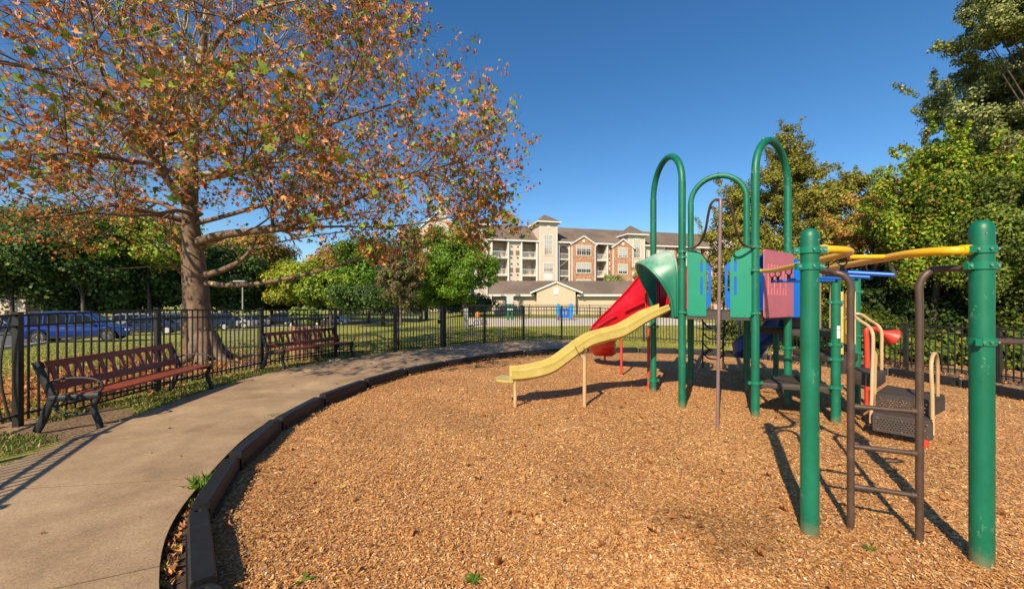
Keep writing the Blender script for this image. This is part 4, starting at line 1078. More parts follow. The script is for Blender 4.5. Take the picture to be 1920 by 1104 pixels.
for a_ in (705, 752, 1432):                                   # meter grilles between balconies
    for z in floors:
        u, _ = F(a_, 300); b = LB()
        b.box(u - .38, u + .32, -.05, .02, z + .45, z + 1.3); b.done('wall_grille', 'vent', AP)
        b = LB(); b.box(u - .18, u + .12, -.12, .02, z - .15, z + .08); b.box(u - .1, u + .15, -.12, .02, z + 1.95, z + 2.2); b.done('exhaust_hood', 'dark', AP)
# stair towers with hip roofs
def tower(a0, a1, eb, pb_, y=-1.0, depth=5.0, win=True, wa=None, over=.6):
    u0, ze = F(a0, eb, y); u1, _ = F(a1, eb, y)
    m = LB(); m.box(u0, u1, y, y + depth, 0, ze); t = m.done('tower', 'siding', AP)
    zp = F((a0 + a1) / 2, pb_, y + depth / 2)[1]; o = over
    m = LB(); um = (u0 + u1) / 2; ym = y + depth / 2
    m.m.add([(u0 - o, y - o, ze), (u1 + o, y - o, ze), (u1 + o, y + depth + o, ze), (u0 - o, y + depth + o, ze), (um, ym, zp)], [(0, 1, 4), (1, 2, 4), (2, 3, 4), (3, 0, 4), (3, 2, 1, 0)])
    m.done('tower_roof', 'shingle', t)
    m = LB(); m.box(u0 - o, u1 + o, y - o - .05, y - o + .03, ze - .22, ze + .02); m.box(u1 + o - .04, u1 + o + .04, y - o, y + depth + o, ze - .22, ze + .02); m.box(u0 - o - .04, u0 - o + .04, y - o, y + depth + o, ze - .22, ze + .02)
    m.box(u0 - .02, u0 + .12, y - .03, y + .01, 0, ze); m.box(u1 - .12, u1 + .02, y - .03, y + .01, 0, ze)
    m.done('tower_trim', 'white', t)
    m = LB(); m.box(um - .3, um + .3, y - .06, y + .01, ze - 1.25, ze - .5); m.done('attic_vent', 'white', t)
    if win:
        zt, zb = F(wa[0], wa[2], y)[1], F(wa[0], wa[3], y)[1]; a_, b_ = F(wa[0], 300, y)[0], F(wa[1], 300, y)[0]
        w_ = window(AP, a_, b_, zb, zt, y, 2, 4, pane='blind')
        m = MB(); cx_ = (a_ + b_) / 2; rr = (b_ - a_) / 2
        m.loft([[(cx_ + rr * q * math.cos(t), y - .06, zt + .1 + .42 * rr * q * math.sin(t)) for t in np.linspace(0, math.pi, 10)] for q in (1.1, .9)], closed=False)
        lb = LB(); lb.m = m; lb.done('arch_trim', 'white', w_)
    return t, u0, u1, y
t1, *_ = tower(915, 1045, 138, 90, win=True, wa=(950, 1006, 240, 383))
for s0 in (445,):
    a_, zt = F(946, 447, -1.0); b_, zb = F(1010, 512, -1.0); window(AP, a_, b_, zb, zt, -1.0, 3, 2)
    a_, zt = F(946, 522, -1.0); b_, zb = F(1010, 566, -1.0); m = LB(); m.box(a_, b_, -1.06, -.98, zb, zt); m.done('door_panel', 'white', AP)
    a_, zt = F(946, 574, -1.0); b_, zb = F(1010, 640, -1.0); window(AP, a_, b_, zb, zt, -1.0, 3, 2)
tower(432, 528, 158, 112, win=False, y=-.6)
tower(1572, 1692, 232, 172, win=True, wa=(1610, 1655, 272, 408), depth=5)
a_, zt = F(1612, 465, -1.0); b_, zb = F(1655, 510, -1.0); window(AP, a_, b_, zb, zt, -1.0, 2, 2)
a_, zt = F(1692, 350, .1); b_, zb = F(1716, 410, .1); window(AP, a_, b_, zb, zt, .1, 1, 2)
# arched stair portal: flat dark sheet paints the shade of its recess
u0, u1 = F(1060, 300, 0)[0], F(1128, 300, 0)[0]; zt = F(1090, 352, 0)[1]
m = MB(); cx_ = (u0 + u1) / 2; rr = (u1 - u0) / 2
arc = [(cx_ + rr * math.cos(t), zt + rr * .85 * math.sin(t)) for t in np.linspace(0, math.pi, 12)]
m.panel([(u0, 0), (u1, 0)] + arc, [], (0, .12, 0), (1, 0, 0), (0, 0, 1), .04)
lb = LB(); lb.m = m; po = lb.done('stair_shade_sheet', 'dark', AP)
for z in floors:
    b = LB(); b.box(u0, u1, -.02, .08, z - .2, z); b.box(u0, u1, .03, .06, z + 1.0, z + 1.06)
    nb = 12
    for i in range(nb + 1): uu = u0 + (u1 - u0) * i / nb; b.box(uu - .012, uu + .012, .03, .05, z, z + 1.0)
    b.done('stair_railing', 'white', po)
    b = LB(); b.m.bar((u0, .07, z - 1.6), (u1, .07, z - .1), .04, .3); b.done('stair_flight', 'vent', po)
b = LB(); b.box(u0 - .5, u0 - .02, -.25, .14, 0, eave - .4); b.box(u1 + .02, u1 + .3, -.25, .14, 0, eave - .4); b.done('column', 'white', AP)
b = LB(); b.box(u1 + .32, u1 + .9, -.1, .1, 0, 7); b.done('brick_pier', 'brick', AP)
# brick gables
for (a0, a1, pk, ev, w0, w1) in ((1152, 1326, 250, 305, 1190, 1291), (1456, 1604, 272, 328, 1497, 1560)):
    wl, u0, u1, ze, zp = wall_gable(AP, a0, a1, pk, ev, -1.2, 'brick', depth=4.0)
    wh = (w1 - w0) > 80
    rows_ = ((318, 390), (447, 518), (572, 640)) if wh else ((337, 402), (458, 525), (580, 645))
    for (bt, bb_) in rows_:
        ua, zt = F(w0, bt, -1.2); ub, zb = F(w1, bb_, -1.2); window(AP, ua, ub, zb, zt, -1.2, 3 if wh else 2, 2)
    m = LB(); um = (u0 + u1) / 2; m.m.lathe((um, -1.25, ze + (zp - ze) * .42), [(0, -.03), (.28, -.03), (.28, .03), (0, .03)], 16, axis='Y'); m.done('gable_medallion', 'white', wl, True)
wall_gable(AP, 5, 325, 62, 205, -3.5, 'siding', depth=8)
# right-hand continuation
for i, a_ in enumerate((1820, 1900, 1990, 2080, 2180, 2280, 2400, 2520)):
    wsec(a_ - 45, a_ + 25, 'brick' if i % 3 == 1 else 'siding', y=.0)
    for (bt, bb_) in ((355, 415), (478, 535)):
        ua, zt = F(a_ - 25, bt + i * 2, 0.0); ub, zb = F(a_ + 5, bb_ + i * 2, 0.0); window(AP, ua, ub, zb, zt, 0, 2, 2)
    for z in floors[:2]:
        ua, ub = F(a_ + 25, 300)[0], F(a_ + 46, 300)[0]; r = LB(); r.box(ua, ub, -.3, 3, z - .25, z); r.box(ua, ub, -.3, -.25, z + 1, z + 1.07); r.done('balcony', 'white', AP)
tower(2230, 2330, 250, 195, win=False)

# ================================================================== GARAGE
GA = thing('garage_building', (8, 55, 0), 'long low cream-sided garage with brown roof and one central front gable', 'garage')
def gp(a, b, y): px, py = 780 + a / 3.944, 380 + b / 3.944; return (px - 960) / FPX * y, EYE - (py - HOR) / FPX * y
x0, ze = gp(560, 686, 55); x1 = 21.0; ze = 2.62
m = MB(); m.box(((x0 + x1) / 2, 55 + 4, ze / 2 - .1), (x1 - x0, 8, ze + .2)); m.build('wall', M['siding2'], GA, smooth=False)
zr = gp(900, 578, 59)[1]
m = MB(); m.add([(x0 - .4, 54.4, ze), (x1 + .4, 54.4, ze), (x1 + .4, 59, zr), (x0 - .4, 59, zr), (x1 + .4, 63.6, ze), (x0 - .4, 63.6, ze)], [(0, 1, 2, 3), (3, 2, 4, 5), (1, 4, 2), (0, 3, 5)]); rf = m.build('roof', M['shingle'], GA, smooth=False)
gl, gr = gp(893, 690, 54)[0], gp(1180, 690, 54)[0]; gm = (gl + gr) / 2; zp = gp(1037, 592, 54)[1]
m = MB(); m.box(((x0 - .4 + gl - .3) / 2, 54.38, ze - .06), (gl - .3 - x0 + .4, .12, .26)); m.box(((gr + .3 + x1) / 2, 54.38, ze - .06), (x1 - gr - .3, .12, .26)); m.build('gutter', M['white'], rf, smooth=False)
sl_ = .42; zE = zp - (gr - gl) / 2 * sl_
m = MB(); poly = [(gl, -.1), (gr, -.1), (gr, zE), (gm, zp), (gl, zE)]
m.add([(p[0], 54, p[1]) for p in poly] + [(p[0], 57.5, p[1]) for p in poly], [(0, 1, 2, 3, 4), (9, 8, 7, 6, 5)] + [((i + 1) % 5, i, 5 + i, 5 + (i + 1) % 5) for i in range(5)]); gw = m.build('front_gable', M['siding2'], GA, smooth=False)
m = MB()
for s, u in ((1, gl - .9), (-1, gr + .9)):
    z = zE - .9 * sl_; dl = Vector((gm - u, 0, zp - z)).normalized(); m.bar((u, 53.85, z + .12), (gm, 53.85, zp + .12), .2, .24, up=Vector((-dl.z, 0, dl.x)))
m.box((gm, 53.97, zp - 1.15), (.62, .06, .9)); m.build('gable_trim', M['white'], gw, smooth=False)
m = MB()
for s, u in ((1, gl - .9), (-1, gr + .9)):
    z = zE - .9 * sl_; m.add([(u, 53.7, z + .26), (gm, 53.7, zp + .26), (gm, 58.6, zp + .26), (u, 58.6, z + .26)], [(0, 1, 2, 3)] if s > 0 else [(3, 2, 1, 0)])
m.build('gable_roof', M['shingle'], gw, smooth=False)
m = MB(); m.lathe(gp(852, 698, 54.9)[:1] + (54.9, gp(852, 698, 54.9)[1]), [(0, -.1), (.12, -.1), (.1, .1), (0, .1)], 10); m.build('soffit_lamp', M['white'], GA)

# low tan house seen under the left trees
HS = thing('tan_house', (-84, 60, -1.7), 'low tan building with dark doorways glimpsed under the dark trees at far left', 'building')
m = MB(); m.box((-84, 63, .4), (22, 6, 4.2)); wl = m.build('wall', M['siding2'], HS, smooth=False)
m = MB(); m.add([(-96, 59.4, 2.5), (-72, 59.4, 2.5), (-72, 63, 4.4), (-96, 63, 4.4), (-72, 66.6, 2.5), (-96, 66.6, 2.5)], [(0, 1, 2, 3), (3, 2, 4, 5), (1, 4, 2), (0, 3, 5)]); m.build('roof', M['shingle'], HS, smooth=False)
for x in (-92, -88.5, -85, -81.5, -78.5, -75.5):
    m = MB(); m.box((x, 59.97, -.6), (1.1, .1, 2.1)); m.build('door', M['dark'], HS, smooth=False)

# ================================================================== CARS
def paint(name, col, metal=.4):
    m, ns, ls, b = newmat(name); b.inputs['Base Color'].default_value = (*col, 1); b.inputs['Metallic'].default_value = metal; b.inputs['Roughness'].default_value = .28
    b.inputs['Coat Weight'].default_value = .8; b.inputs['Coat Roughness'].default_value = .04
    n = noise(ns, ls, 3, 4, .7, coords(ns, ls)); mr = ns.new('ShaderNodeMapRange'); mr.inputs['To Min'].default_value = .2; mr.inputs['To Max'].default_value = .42; ls.new(n.outputs['Fac'], mr.inputs[0]); ls.new(mr.outputs[0], b.inputs['Roughness']); return m
M['carglass'] = plain('tinted_car_glass', (0.012, 0.015, 0.018), .08, var=.2); M['carglass'].node_tree.nodes['Principled BSDF'].inputs['Specular IOR Level'].default_value = .35
M['tyre'] = plain('tyre_rubber', (.02, .02, .02), .85); M['alloy'] = plain('alloy_rim', (.72, .72, .72), .35, .15)
M['trimblk'] = plain('black_car_trim', (.02, .02, .022), .5)
M['chrome'] = plain('chrome_trim', (.7, .7, .7), .12, 1.0)
M['redlamp'] = plain('red_lamp_glass', (.5, .01, .01), .15); M['clearlamp'] = plain('clear_lamp_glass', (.6, .6, .6), .1)
def make_car(name, label, pm, kind, L=4.7, loc=(0, 0), rz=0.0, H=None):
    """car along +x (front at +x), origin under its middle"""
    root = thing(name, (0, 0, 0), label, 'car', 'cars in the car park beyond the fence')
    suv = kind in ('suv', 'wagon')
    H = H or (1.66 if suv else 1.44); W = .92
    hl = L / 2; belt = H * .60; sill = .24 if not suv else .28
    # lower body: stations along x -> (half width, bottom, top)
    st = [(-hl, .72, sill + .16, belt - .10), (-hl + .06, .82, sill + .04, belt - .04), (-hl + .35, .89, sill, belt + .0), (-hl + .9, W, sill, belt + .01), (0, W, sill - .02, belt - .01), (hl - 1.45, W, sill, belt - .03), (hl - 1.1, .91, sill, belt - .05), (hl - .55, .88, sill, belt - .13), (hl - .15, .80, sill + .02, belt - .24), (hl, .68, sill + .12, belt - .34)]
    xs_ = np.linspace(-hl, hl, 44)
    ws = np.interp(xs_, [s[0] for s in st], [s[1] for s in st]); bs_ = np.interp(xs_, [s[0] for s in st], [s[2] for s in st]); ts = np.interp(xs_, [s[0] for s in st], [s[3] for s in st])
    wr = .345 if suv else .325; xw = (-hl + .93, hl - .9)
    rows = []
    for x, w_, b_, t_ in zip(xs_, ws, bs_, ts):
        for xc in xw:                                   # wheel arches
            dx = abs(x - xc); ra = wr + .055
            if dx < ra: b_ = max(b_, wr + math.sqrt(ra * ra - dx * dx) * .98)
        b_ = min(b_, t_ - .08)
        half = [(0, t_ + .015), (w_ * .6, t_ + .01), (w_ * .88, t_ - .03), (w_ * .97, t_ - .10), (w_, t_ - .22 if t_ - .22 > b_ else (t_ + b_) / 2), (w_ * .985, (b_ + t_ - .2) / 2 if t_ - .2 > b_ else b_ + .02), (w_ * .96, b_ + .0), (w_ * .8, b_ - .0)]
        rows.append([(x, y, z) for y, z in half] + [(x, -y, z) for y, z in half[::-1][:-1]])
    m = MB(); m.loft(rows); body = m.build('body', pm, root, ang=28, fixn=True)
    # greenhouse
    if kind == 'suv': gh = [(-hl + .12, belt - .02, .84), (-hl + .38, H - .05, .66), (-hl + 1.0, H, .68), (hl - 2.1, H - .03, .68), (hl - 1.75, H - .07, .66), (hl - .98, belt - .06, .82)]
    elif kind == 'wagon': gh = [(-hl + .1, belt - .02, .84), (-hl + .3, H - .06, .66), (-hl + 1.0, H, .68), (hl - 2.0, H - .02, .68), (hl - 1.7, H - .07, .66), (hl - 1.05, belt - .06, .82)]
    else: gh = [(-hl + .55, belt - .02, .80), (-hl + 1.35, H - .05, .62), (-hl + 1.9, H, .64), (hl - 2.2, H - .02, .64), (hl - 1.95, H - .06, .62), (hl - 1.1, belt - .06, .82)]
    xs2 = np.linspace(gh[0][0], gh[-1][0], 30); zt_ = np.interp(xs2, [q[0] for q in gh], [q[1] for q in gh]); wt = np.interp(xs2, [q[0] for q in gh], [q[2] for q in gh])
    rows = []
    for x, z, w_ in zip(xs2, zt_, wt):
        k = max(.03, z - (belt - .05)); wb = .84
        wt_ = wb + (w_ - wb) * min(1, k / (H - belt))
        rows.append([(x, 0, z + .02), (x, wt_ * .75, z), (x, wt_, z - .05 * min(1, k * 4)), (x, wb + .02, belt - .06), (x, -wb - .02, belt - .06), (x, -wt_, z - .05 * min(1, k * 4)), (x, -wt_ * .75, z)])
    m = MB(); m.loft(rows); m.build('cabin', pm, root, ang=30, fixn=True)
    def ghp(x, z):                                       # side surface of the cabin at x, z
        zt2 = float(np.interp(x, xs2, zt_)); w2 = float(np.interp(x, xs2, wt)); k = max(.03, zt2 - (belt - .05)); wt_ = .84 + (w2 - .84) * min(1, k / (H - belt))
        t = (z - (belt - .06)) / max(.05, zt2 - .05 - (belt - .06)); return .86 + (wt_ - .86) * min(1, max(0, t)) + .008
    xa, xb = gh[0][0] + (.35 if suv else .55), gh[-1][0] - .45
    cuts = [xa, xa + (xb - xa) * .22, xa + (xb - xa) * .6, xb] if suv else [xa, xa + (xb - xa) * .48, xb]
    for s in (-1, 1):
        for c0_, c1_ in zip(cuts, cuts[1:]):
            g_ = []
            for x in np.linspace(c0_ + .03, c1_ - .03, 5):
                zt2 = min(float(np.interp(x, xs2, zt_)) - .11, H - .13)
                zb2 = belt + .02
                if zt2 < zb2 + .05: zt2 = zb2 + .05
                g_.append([(x, s * ghp(x, zb2), zb2), (x, s * ghp(x, zt2), zt2)])
            m = MB(); m.loft(g_, closed=False); m.build('side_window', M['carglass'], root, fixn=True)
        m = MB(); m.tube([(xa, s * (ghp(xa, belt) + .005), belt + .0), (xb, s * (ghp(xb, belt) + .005), belt + .0)], .012, 6); m.build('chrome_strip', M['chrome'], root)
        m = MB(); m.box((hl - 1.55, s * .98, belt + .06), (.12, .16, .11)); m.build('mirror', pm, root, bevel=.02)
        m = MB(); m.box((0, s * .915, sill + .03), (L - 2.4, .03, .10)); m.build('sill_trim', M['trimblk'], root)
        m = MB(); m.box((-hl + .10, s * .68, belt - .18), (.16, .30, .16), rz=s * -.35); m.build('tail_light', M['redlamp'], root, bevel=.02)
        m = MB(); m.box((hl - .15, s * .62, belt - .36), (.22, .30, .12), rz=s * -.3); m.build('headlight', M['clearlamp'], root, bevel=.02)
        for dx in (-.1, .55):
            m = MB(); m.box((dx - .3, s * (W + .012), belt - .17), (.17, .02, .03)); m.build('door_handle', M['chrome'] if s < 0 else pm, root)
        for xc in xw:
            m = MB(); m.lathe((xc, s * .82, wr), [(wr * .62, -.1), (wr * .97, -.1), (wr, -.06), (wr, .06), (wr * .97, .1), (wr * .62, .1)], 28, axis='Y'); wh = m.build('wheel', M['tyre'], root)
            m = MB()
            yy = s * .90
            m.lathe((xc, s * .86, wr), [(wr * .60, -.06), (wr * .66, -.06), (wr * .66, .065), (wr * .60, .065)], 28, axis='Y')
            for k in range(10):
                a_ = 2 * math.pi * k / 10; m.bar((xc, yy, wr), (xc + wr * .63 * math.cos(a_), yy, wr + wr * .63 * math.sin(a_)), .02, .045, up=(-math.sin(a_), 0, math.cos(a_)))
            m.lathe((xc, yy, wr), [(0, -.02), (.06, -.02), (.05, .02), (0, .025)], 12, axis='Y')
            m.build('rim', M['alloy'], wh)
            m = MB(); m.lathe((xc, s * .80, wr), [(0, -.02), (wr * .62, -.02), (wr * .62, .0), (0, .0)], 20, axis='Y'); m.build('brake_disc', M['dark'], wh)
    g_ = []
    for x in np.linspace(gh[-2][0] + .05, gh[-1][0] - .1, 5):
        z = float(np.interp(x, xs2, zt_)) + .012; w2 = ghp(x, z - .05) - .10; g_.append([(x, -w2, z - .02), (x, 0, z + .012), (x, w2, z - .02)])
    m = MB(); m.loft(g_, closed=False); m.build('windscreen', M['carglass'], root, fixn=True)
    g_ = []
    for x in np.linspace(gh[0][0] + .08, gh[1][0] - .04, 5):
        z = float(np.interp(x, xs2, zt_)) + .014; w2 = ghp(x, z - .05) - .12; g_.append([(x - .006, -w2, z - .02), (x - .006, 0, z + .012), (x - .006, w2, z - .02)])
    m = MB(); m.loft(g_, closed=False); m.build('rear_window', M['carglass'], root, fixn=True)
    if kind == 'suv':
        for s in (-1, 1):
            m = MB(); m.tube(smooth_path([(-hl + .5, s * .62, H - .03), (-hl + .65, s * .63, H + .05), (hl - 2.3, s * .63, H + .04), (hl - 2.15, s * .62, H - .03)], 4), .016, 6); m.build('roof_rail', M['chrome'], root)
    m = MB(); m.box((hl - .03, 0, sill + .22), (.06, 1.1, .16)); m.build('grille', M['trimblk'], root)
    root.location = (loc[0], loc[1], -.018); root.rotation_euler.z = rz
    return root
pb_ = {k: paint(k + '_car_paint', c) for k, c in dict(blue=(.008, .04, .27), navy=(.02, .04, .10), grey=(.08, .085, .09), white=(.62, .62, .62), silver=(.34, .35, .36), green=(.01, .15, .07), black=(.012, .012, .013), tan=(.3, .27, .22)).items()}
def park(label, col, kind, L, px, d, deg, H=None):
    x = (px - 960) / FPX * d; o = make_car('parked_car', label, pb_[col], kind, L, (x, d), R(deg), H); o.location.z = float(gh(x, d)) + .0
park('bright blue sport utility car, side on, nearest the left end of the fence', 'blue', 'suv', 4.6, 152, 22.9, 28)
park('dark navy saloon parked just behind and right of the bright blue car', 'navy', 'sedan', 4.7, 272, 31, 212)
park('grey sport utility car behind the dark navy saloon', 'grey', 'suv', 4.7, 312, 38, 205)
park('dark navy hatchback mostly hidden behind the big sycamore trunk', 'navy', 'wagon', 4.3, 392, 39, 215)
park('white saloon with red tail lamp seen just right of the big sycamore trunk', 'white', 'sedan', 4.6, 428, 44, 215)
park('silver saloon right of the white saloon', 'silver', 'sedan', 4.6, 466, 49, 215)
park('small silver hatchback between the bright blue car and the dark navy saloon', 'silver', 'wagon', 4.3, 232, 37, 212)
park('pale car far off right of the green car', 'white', 'sedan', 4.6, 505, 62, 195)
park('green car behind the silver saloon', 'green', 'sedan', 4.6, 470, 57, 200, 1.6)
park('black sport utility car behind the left end of the farther bench', 'black', 'suv', 4.8, 527, 52, 200, 1.8)
park('dark grey saloon beyond the litter bin', 'grey', 'sedan', 4.6, 575, 50, 190)
park('pale silver saloon far off beneath the yellow-green trees', 'white', 'sedan', 4.6, 625, 60, 185)
park('dark blue saloon cut off by the left edge of the picture', 'navy', 'sedan', 4.6, -5, 30, 25)

# ---- lamp post, signs and the small far playground
lp = thing('street_lamp', (-20.2, 30, 0), 'thin grey parking lot lamp post rising behind the autumn tree limb', 'street lamp')
m = MB(); m.tube([(-20.2, 30, -1.1), (-20.2, 30, 3.15)], [.06, .045], 10); m.build('pole', M['greypost'], lp)
m = MB(); m.box((-20.4, 30, 3.2), (.9, .3, .1)); m.build('lamp_head', M['greypost'], lp, bevel=.02)
sg = thing('sign_post', (-.18, 36, 0), 'green post with a pale sign plate standing at the edge of the far pad', 'sign')
m = MB(); m.tube([(-.35, 36, 0), (-.35, 36, 1.75)], .07, 10); m.tube([(.0, 36, 0), (.0, 36, 1.75)], .07, 10); m.build('post', M['signgreen'], sg)
m = MB(); m.box((-.18, 35.93, 1.9), (.6, .06, .85)); m.build('sign_plate', M['signface'], sg)
m = MB(); m.box((-.18, 35.9, .95), (.5, .06, .2)); m.build('crosspiece', M['signface'], sg)
ap = thing('play_fort', (5.2, 36, 0), 'bright blue play panel between two blue posts on the far pale pad', 'play equipment')
for x in (4.15, 5.3):
    m = MB(); m.box((x, 36, .55), (.34, .3, 1.65)); m.lathe((x, 36, 1.36), [(.17, 0), (.15, .08), (.06, .14), (0, .15)], 10); m.build('post', M['aqua'], ap, bevel=.03)
m = MB()
m.panel(rr_outline(.95, .85, (.1,) * 4), [slot(.3, .2, .6, .14), slot(.65, .2, .6, .14)], (4.25, 35.97, .25), (1, 0, 0), (0, 0, 1), .06); m.build('panel', M['bluep'], ap, smooth=False)
for x in (4.1, 5.45):
    m = MB(); m.tube([(x, 35.7, -.05), (x, 35.7, .5)], .05, 8); m.build('leg', M['redpost'], ap)
gb = thing('utility_post', (-3.1, 27.5, 0), 'short dark grey post on the grass left of the far pad', 'post')
m = MB(); m.box((-3.1, 27.0, .6), (.32, .32, 1.3)); m.build('post_body', M['greypost'], gb, bevel=.03)
m = MB(); m.box((-3.1, 27.0, 1.27), (.38, .38, .06)); m.build('post_top', M['fence'], gb)
sr = thing('stroller', (-2.3, 28.5, 0), 'small orange-hooded pushchair parked at the left end of the far pad', 'pushchair')
m = MB(); m.lathe((-2.45, 28.5, .75), [(.02, .20), (.12, .17), (.17, .08), (.17, -.05), (.12, -.22)], 12); m.build('hood', M['orange'], sr)
m = MB(); m.tube(smooth_path([(-2.7, 28.4, 1.0), (-2.5, 28.4, .7), (-2.2, 28.4, .25), (-2.05, 28.4, .1)], 4), .02, 6); m.tube([(-2.5, 28.6, .7), (-2.55, 28.6, .15)], .02, 6); m.tube([(-2.5, 28.4, .65), (-2.5, 28.6, .65)], .02, 6); m.build('frame', M['blackrub'], sr)
for x, r_ in ((-2.55, .17), (-2.0, .2)):
    m = MB(); m.tube([Vector((x, 28.45, r_)) + Vector((math.cos(t), 0, math.sin(t))) * r_ for t in np.linspace(0, 2 * math.pi, 15)], .025, 6, cap=False); m.build('wheel', M['blackrub'], sr)
# ================================================================== FOLIAGE
def unit(v): return v / np.maximum(1e-9, np.linalg.norm(v, axis=-1, keepdims=True))
QUAD = (np.array([(0, 0, 0), (.42, .5, .10), (0, 1, 0), (-.42, .5, .10)]), np.array([(0, 1, 2, 3)]))
_o = [(0, 0), (.28, .02), (.52, .18), (.30, .34), (.58, .62), (.24, .62), (0, 1.0), (-.24, .62), (-.58, .62), (-.30, .34), (-.52, .18), (-.28, .02)]
MAPLE = (np.array([(0, .36, 0)] + [(a, b, 0) for a, b in _o]), np.array([(0, i + 1, (i + 1) % 12 + 1) for i in range(12)]))
HEART = (np.array([(0, .0, 0), (.3, .12, .05), (.42, .42, .09), (.2, .8, .05), (0, 1.05, -.05), (-.2, .8, .05), (-.42, .42, .09), (-.3, .12, .05)]), np.array([(0, 1, 2, 3), (0, 3, 4, 5), (0, 5, 6, 7)]))
def leaves(name, pos, nrm, size, col, mat, parent=None, tpl=QUAD, curl=None, kind=None):
    N = len(pos); T, Fc = tpl; k = len(T)
    nrm = unit(nrm); a = rng.normal(size=(N, 3)); t = unit(np.cross(nrm, a)); s = np.cross(t, nrm)
    X = np.repeat(T[None, :, 0], N, 0); Y = np.repeat(T[None, :, 1], N, 0); Z = np.repeat(T[None, :, 2], N, 0)
    if curl is not None:
        c = curl[:, None]; Z = Z + c * (X ** 2) * 2.2 + c * ((Y - .4) ** 2) * 1.2 * rng.uniform(-.3, 1, (N, 1)) + rng.normal(size=Z.shape) * .07 * c; X = X * (1 - .5 * c)
    sz = size[:, None, None]
    V = pos[:, None, :] + (X[..., None] * s[:, None, :] + (Y[..., None] - .4) * t[:, None, :] + Z[..., None] * nrm[:, None, :]) * sz
    Fa = (Fc[None] + (np.arange(N) * k)[:, None, None]).reshape(-1, Fc.shape[1])
    return mesh_np(name, V.reshape(-1, 3), Fa, mat, parent, np.repeat(col, k, 0))
def pick(pal, n, var=.18):
    c = np.array([p[1] for p in pal]); w_ = np.array([p[0] for p in pal], float); w_ /= w_.sum()
    out = c[rng.choice(len(c), n, p=w_)]; return np.clip(out * rng.uniform(1 - var, 1 + var, (n, 1)), 0, 1)
def crown(name, parent, cen, rad, n, size, pal, nc=60, rc=.3, skin=(.55, 1.0), tpl=QUAD, low=1.0, clumpvar=.25, up=.35, shape=None, droop=0, taper=0, wisps=0):
    cen = np.array(cen, float); rad = np.array(rad, float)
    d = unit(rng.normal(size=(nc, 3))); d[:, 2] = np.where(d[:, 2] < 0, d[:, 2] * low, d[:, 2])
    f = rng.uniform(skin[0], skin[1], (nc, 1)) ; cc = cen + d * f * rad
    if taper:
        q_ = 1 - taper * np.clip((cc[:, 2] - cen[2]) / rad[2], -.2, 1)[:, None]; cc[:, :2] = cen[:2] + (cc[:, :2] - cen[:2]) * q_
    mr = rad.mean(); rcl = mr * rc * rng.uniform(.55, 1.35, nc)
    ci = rng.choice(nc, n, p=(rcl ** 2) / (rcl ** 2).sum())
    q = unit(rng.normal(size=(n, 3))); rr = rng.uniform(.0, 1, (n, 1)) ** .45
    pos = cc[ci] + q * rr * rcl[ci][:, None] * np.array([1.1, 1.1, .75]) + rng.normal(size=(n, 3)) * size * .4
    pos[:, 2] -= droop * rng.uniform(0, 1, n) ** 2
    cf = rng.uniform(1 - clumpvar, 1 + clumpvar, nc)
    if wisps:                                                     # thin leafy shoots beyond the outline
        m_ = n // 9; wi = rng.choice(nc, wisps); wd_ = unit(unit(cc[wi] - cen) + np.array([0, 0, .7]) + rng.normal(size=(wisps, 3)) * .35)
        wl_ = mr * rng.uniform(.2, .5, wisps); k_ = rng.integers(0, wisps, m_); t_ = rng.uniform(.2, 1, (m_, 1))
        wp = cc[wi][k_] + wd_[k_] * (wl_[k_][:, None] * t_ + rcl[wi][k_][:, None] * .8) + rng.normal(size=(m_, 3)) * size * .7
        pos = np.concatenate([pos, wp]); q = np.concatenate([q, rng.normal(size=(m_, 3))]); ci = np.concatenate([ci, wi[k_]]); n = n + m_
    ccol = cf[ci][:, None]
    col = np.clip(pick(pal, n) * ccol, 0, 1)
    nrm = q * .8 + unit(pos - cen) * .5 + rng.normal(size=(n, 3)) * .45 + np.array([0, 0, up])
    keep = pos[:, 2] > .05
    leaves(name, pos[keep], nrm[keep], size * rng.uniform(.6, 1.4, keep.sum()), col[keep], M['leaf'], parent, tpl)
    return cc
def bg_tree(label, cen, rad, n, size, pal, cat='tree', name='tree', trunk=.22, base=None, group=None, nlimb=9, **kw):
    yb0 = base[1] if base else cen[1] + .3; xb0 = base[0] if base else cen[0]; gz = float(gh(xb0, yb0))
    base = base or (cen[0] + random.uniform(-.3, .3), cen[1] + .3)
    t = thing(name, (base[0], base[1], gz), label, cat, group)
    cc = crown('crown', t, cen, rad, n, size, pal, **kw)
    m = MB(); top = Vector(cen) + UP * rad[2] * .45; b0 = Vector((base[0], base[1], gz - .15)); fork = b0.lerp(top, .4)
    m.tube(smooth_path([b0, b0.lerp(top, .2) + Vector((random.uniform(-.15, .15), 0, 0)), fork, b0.lerp(top, .7) + Vector((random.uniform(-.3, .3), 0, 0)), top], 4), [trunk * 1.25, trunk, trunk * .8, trunk * .5, trunk * .2], 9)
    for i in rng.choice(len(cc), min(nlimb, len(cc)), replace=False):
        c = Vector(cc[i]); s0 = b0.lerp(top, random.uniform(.3, .8)); mid_ = s0.lerp(c, .5) + UP * random.uniform(-.2, .5)
        m.tube(smooth_path([s0, mid_, c], 4), [trunk * .42, trunk * .28, trunk * .08], 6)
    m.build('trunk', M['bark'], t, ang=80)
    return t
GD = [(5, (.020, .042, .008)), (3, (.035, .07, .012)), (1, (.07, .10, .015))]
GM = [(4, (.04, .09, .010)), (4, (.07, .14, .012)), (1, (.13, .18, .02))]
GB = [(4, (.045, .105, .008)), (3, (.075, .145, .010)), (1, (.13, .17, .016))]
YG = [(4, (.12, .155, .012)), (3, (.19, .20, .016)), (2, (.07, .11, .012)), (1, (.28, .18, .03))]
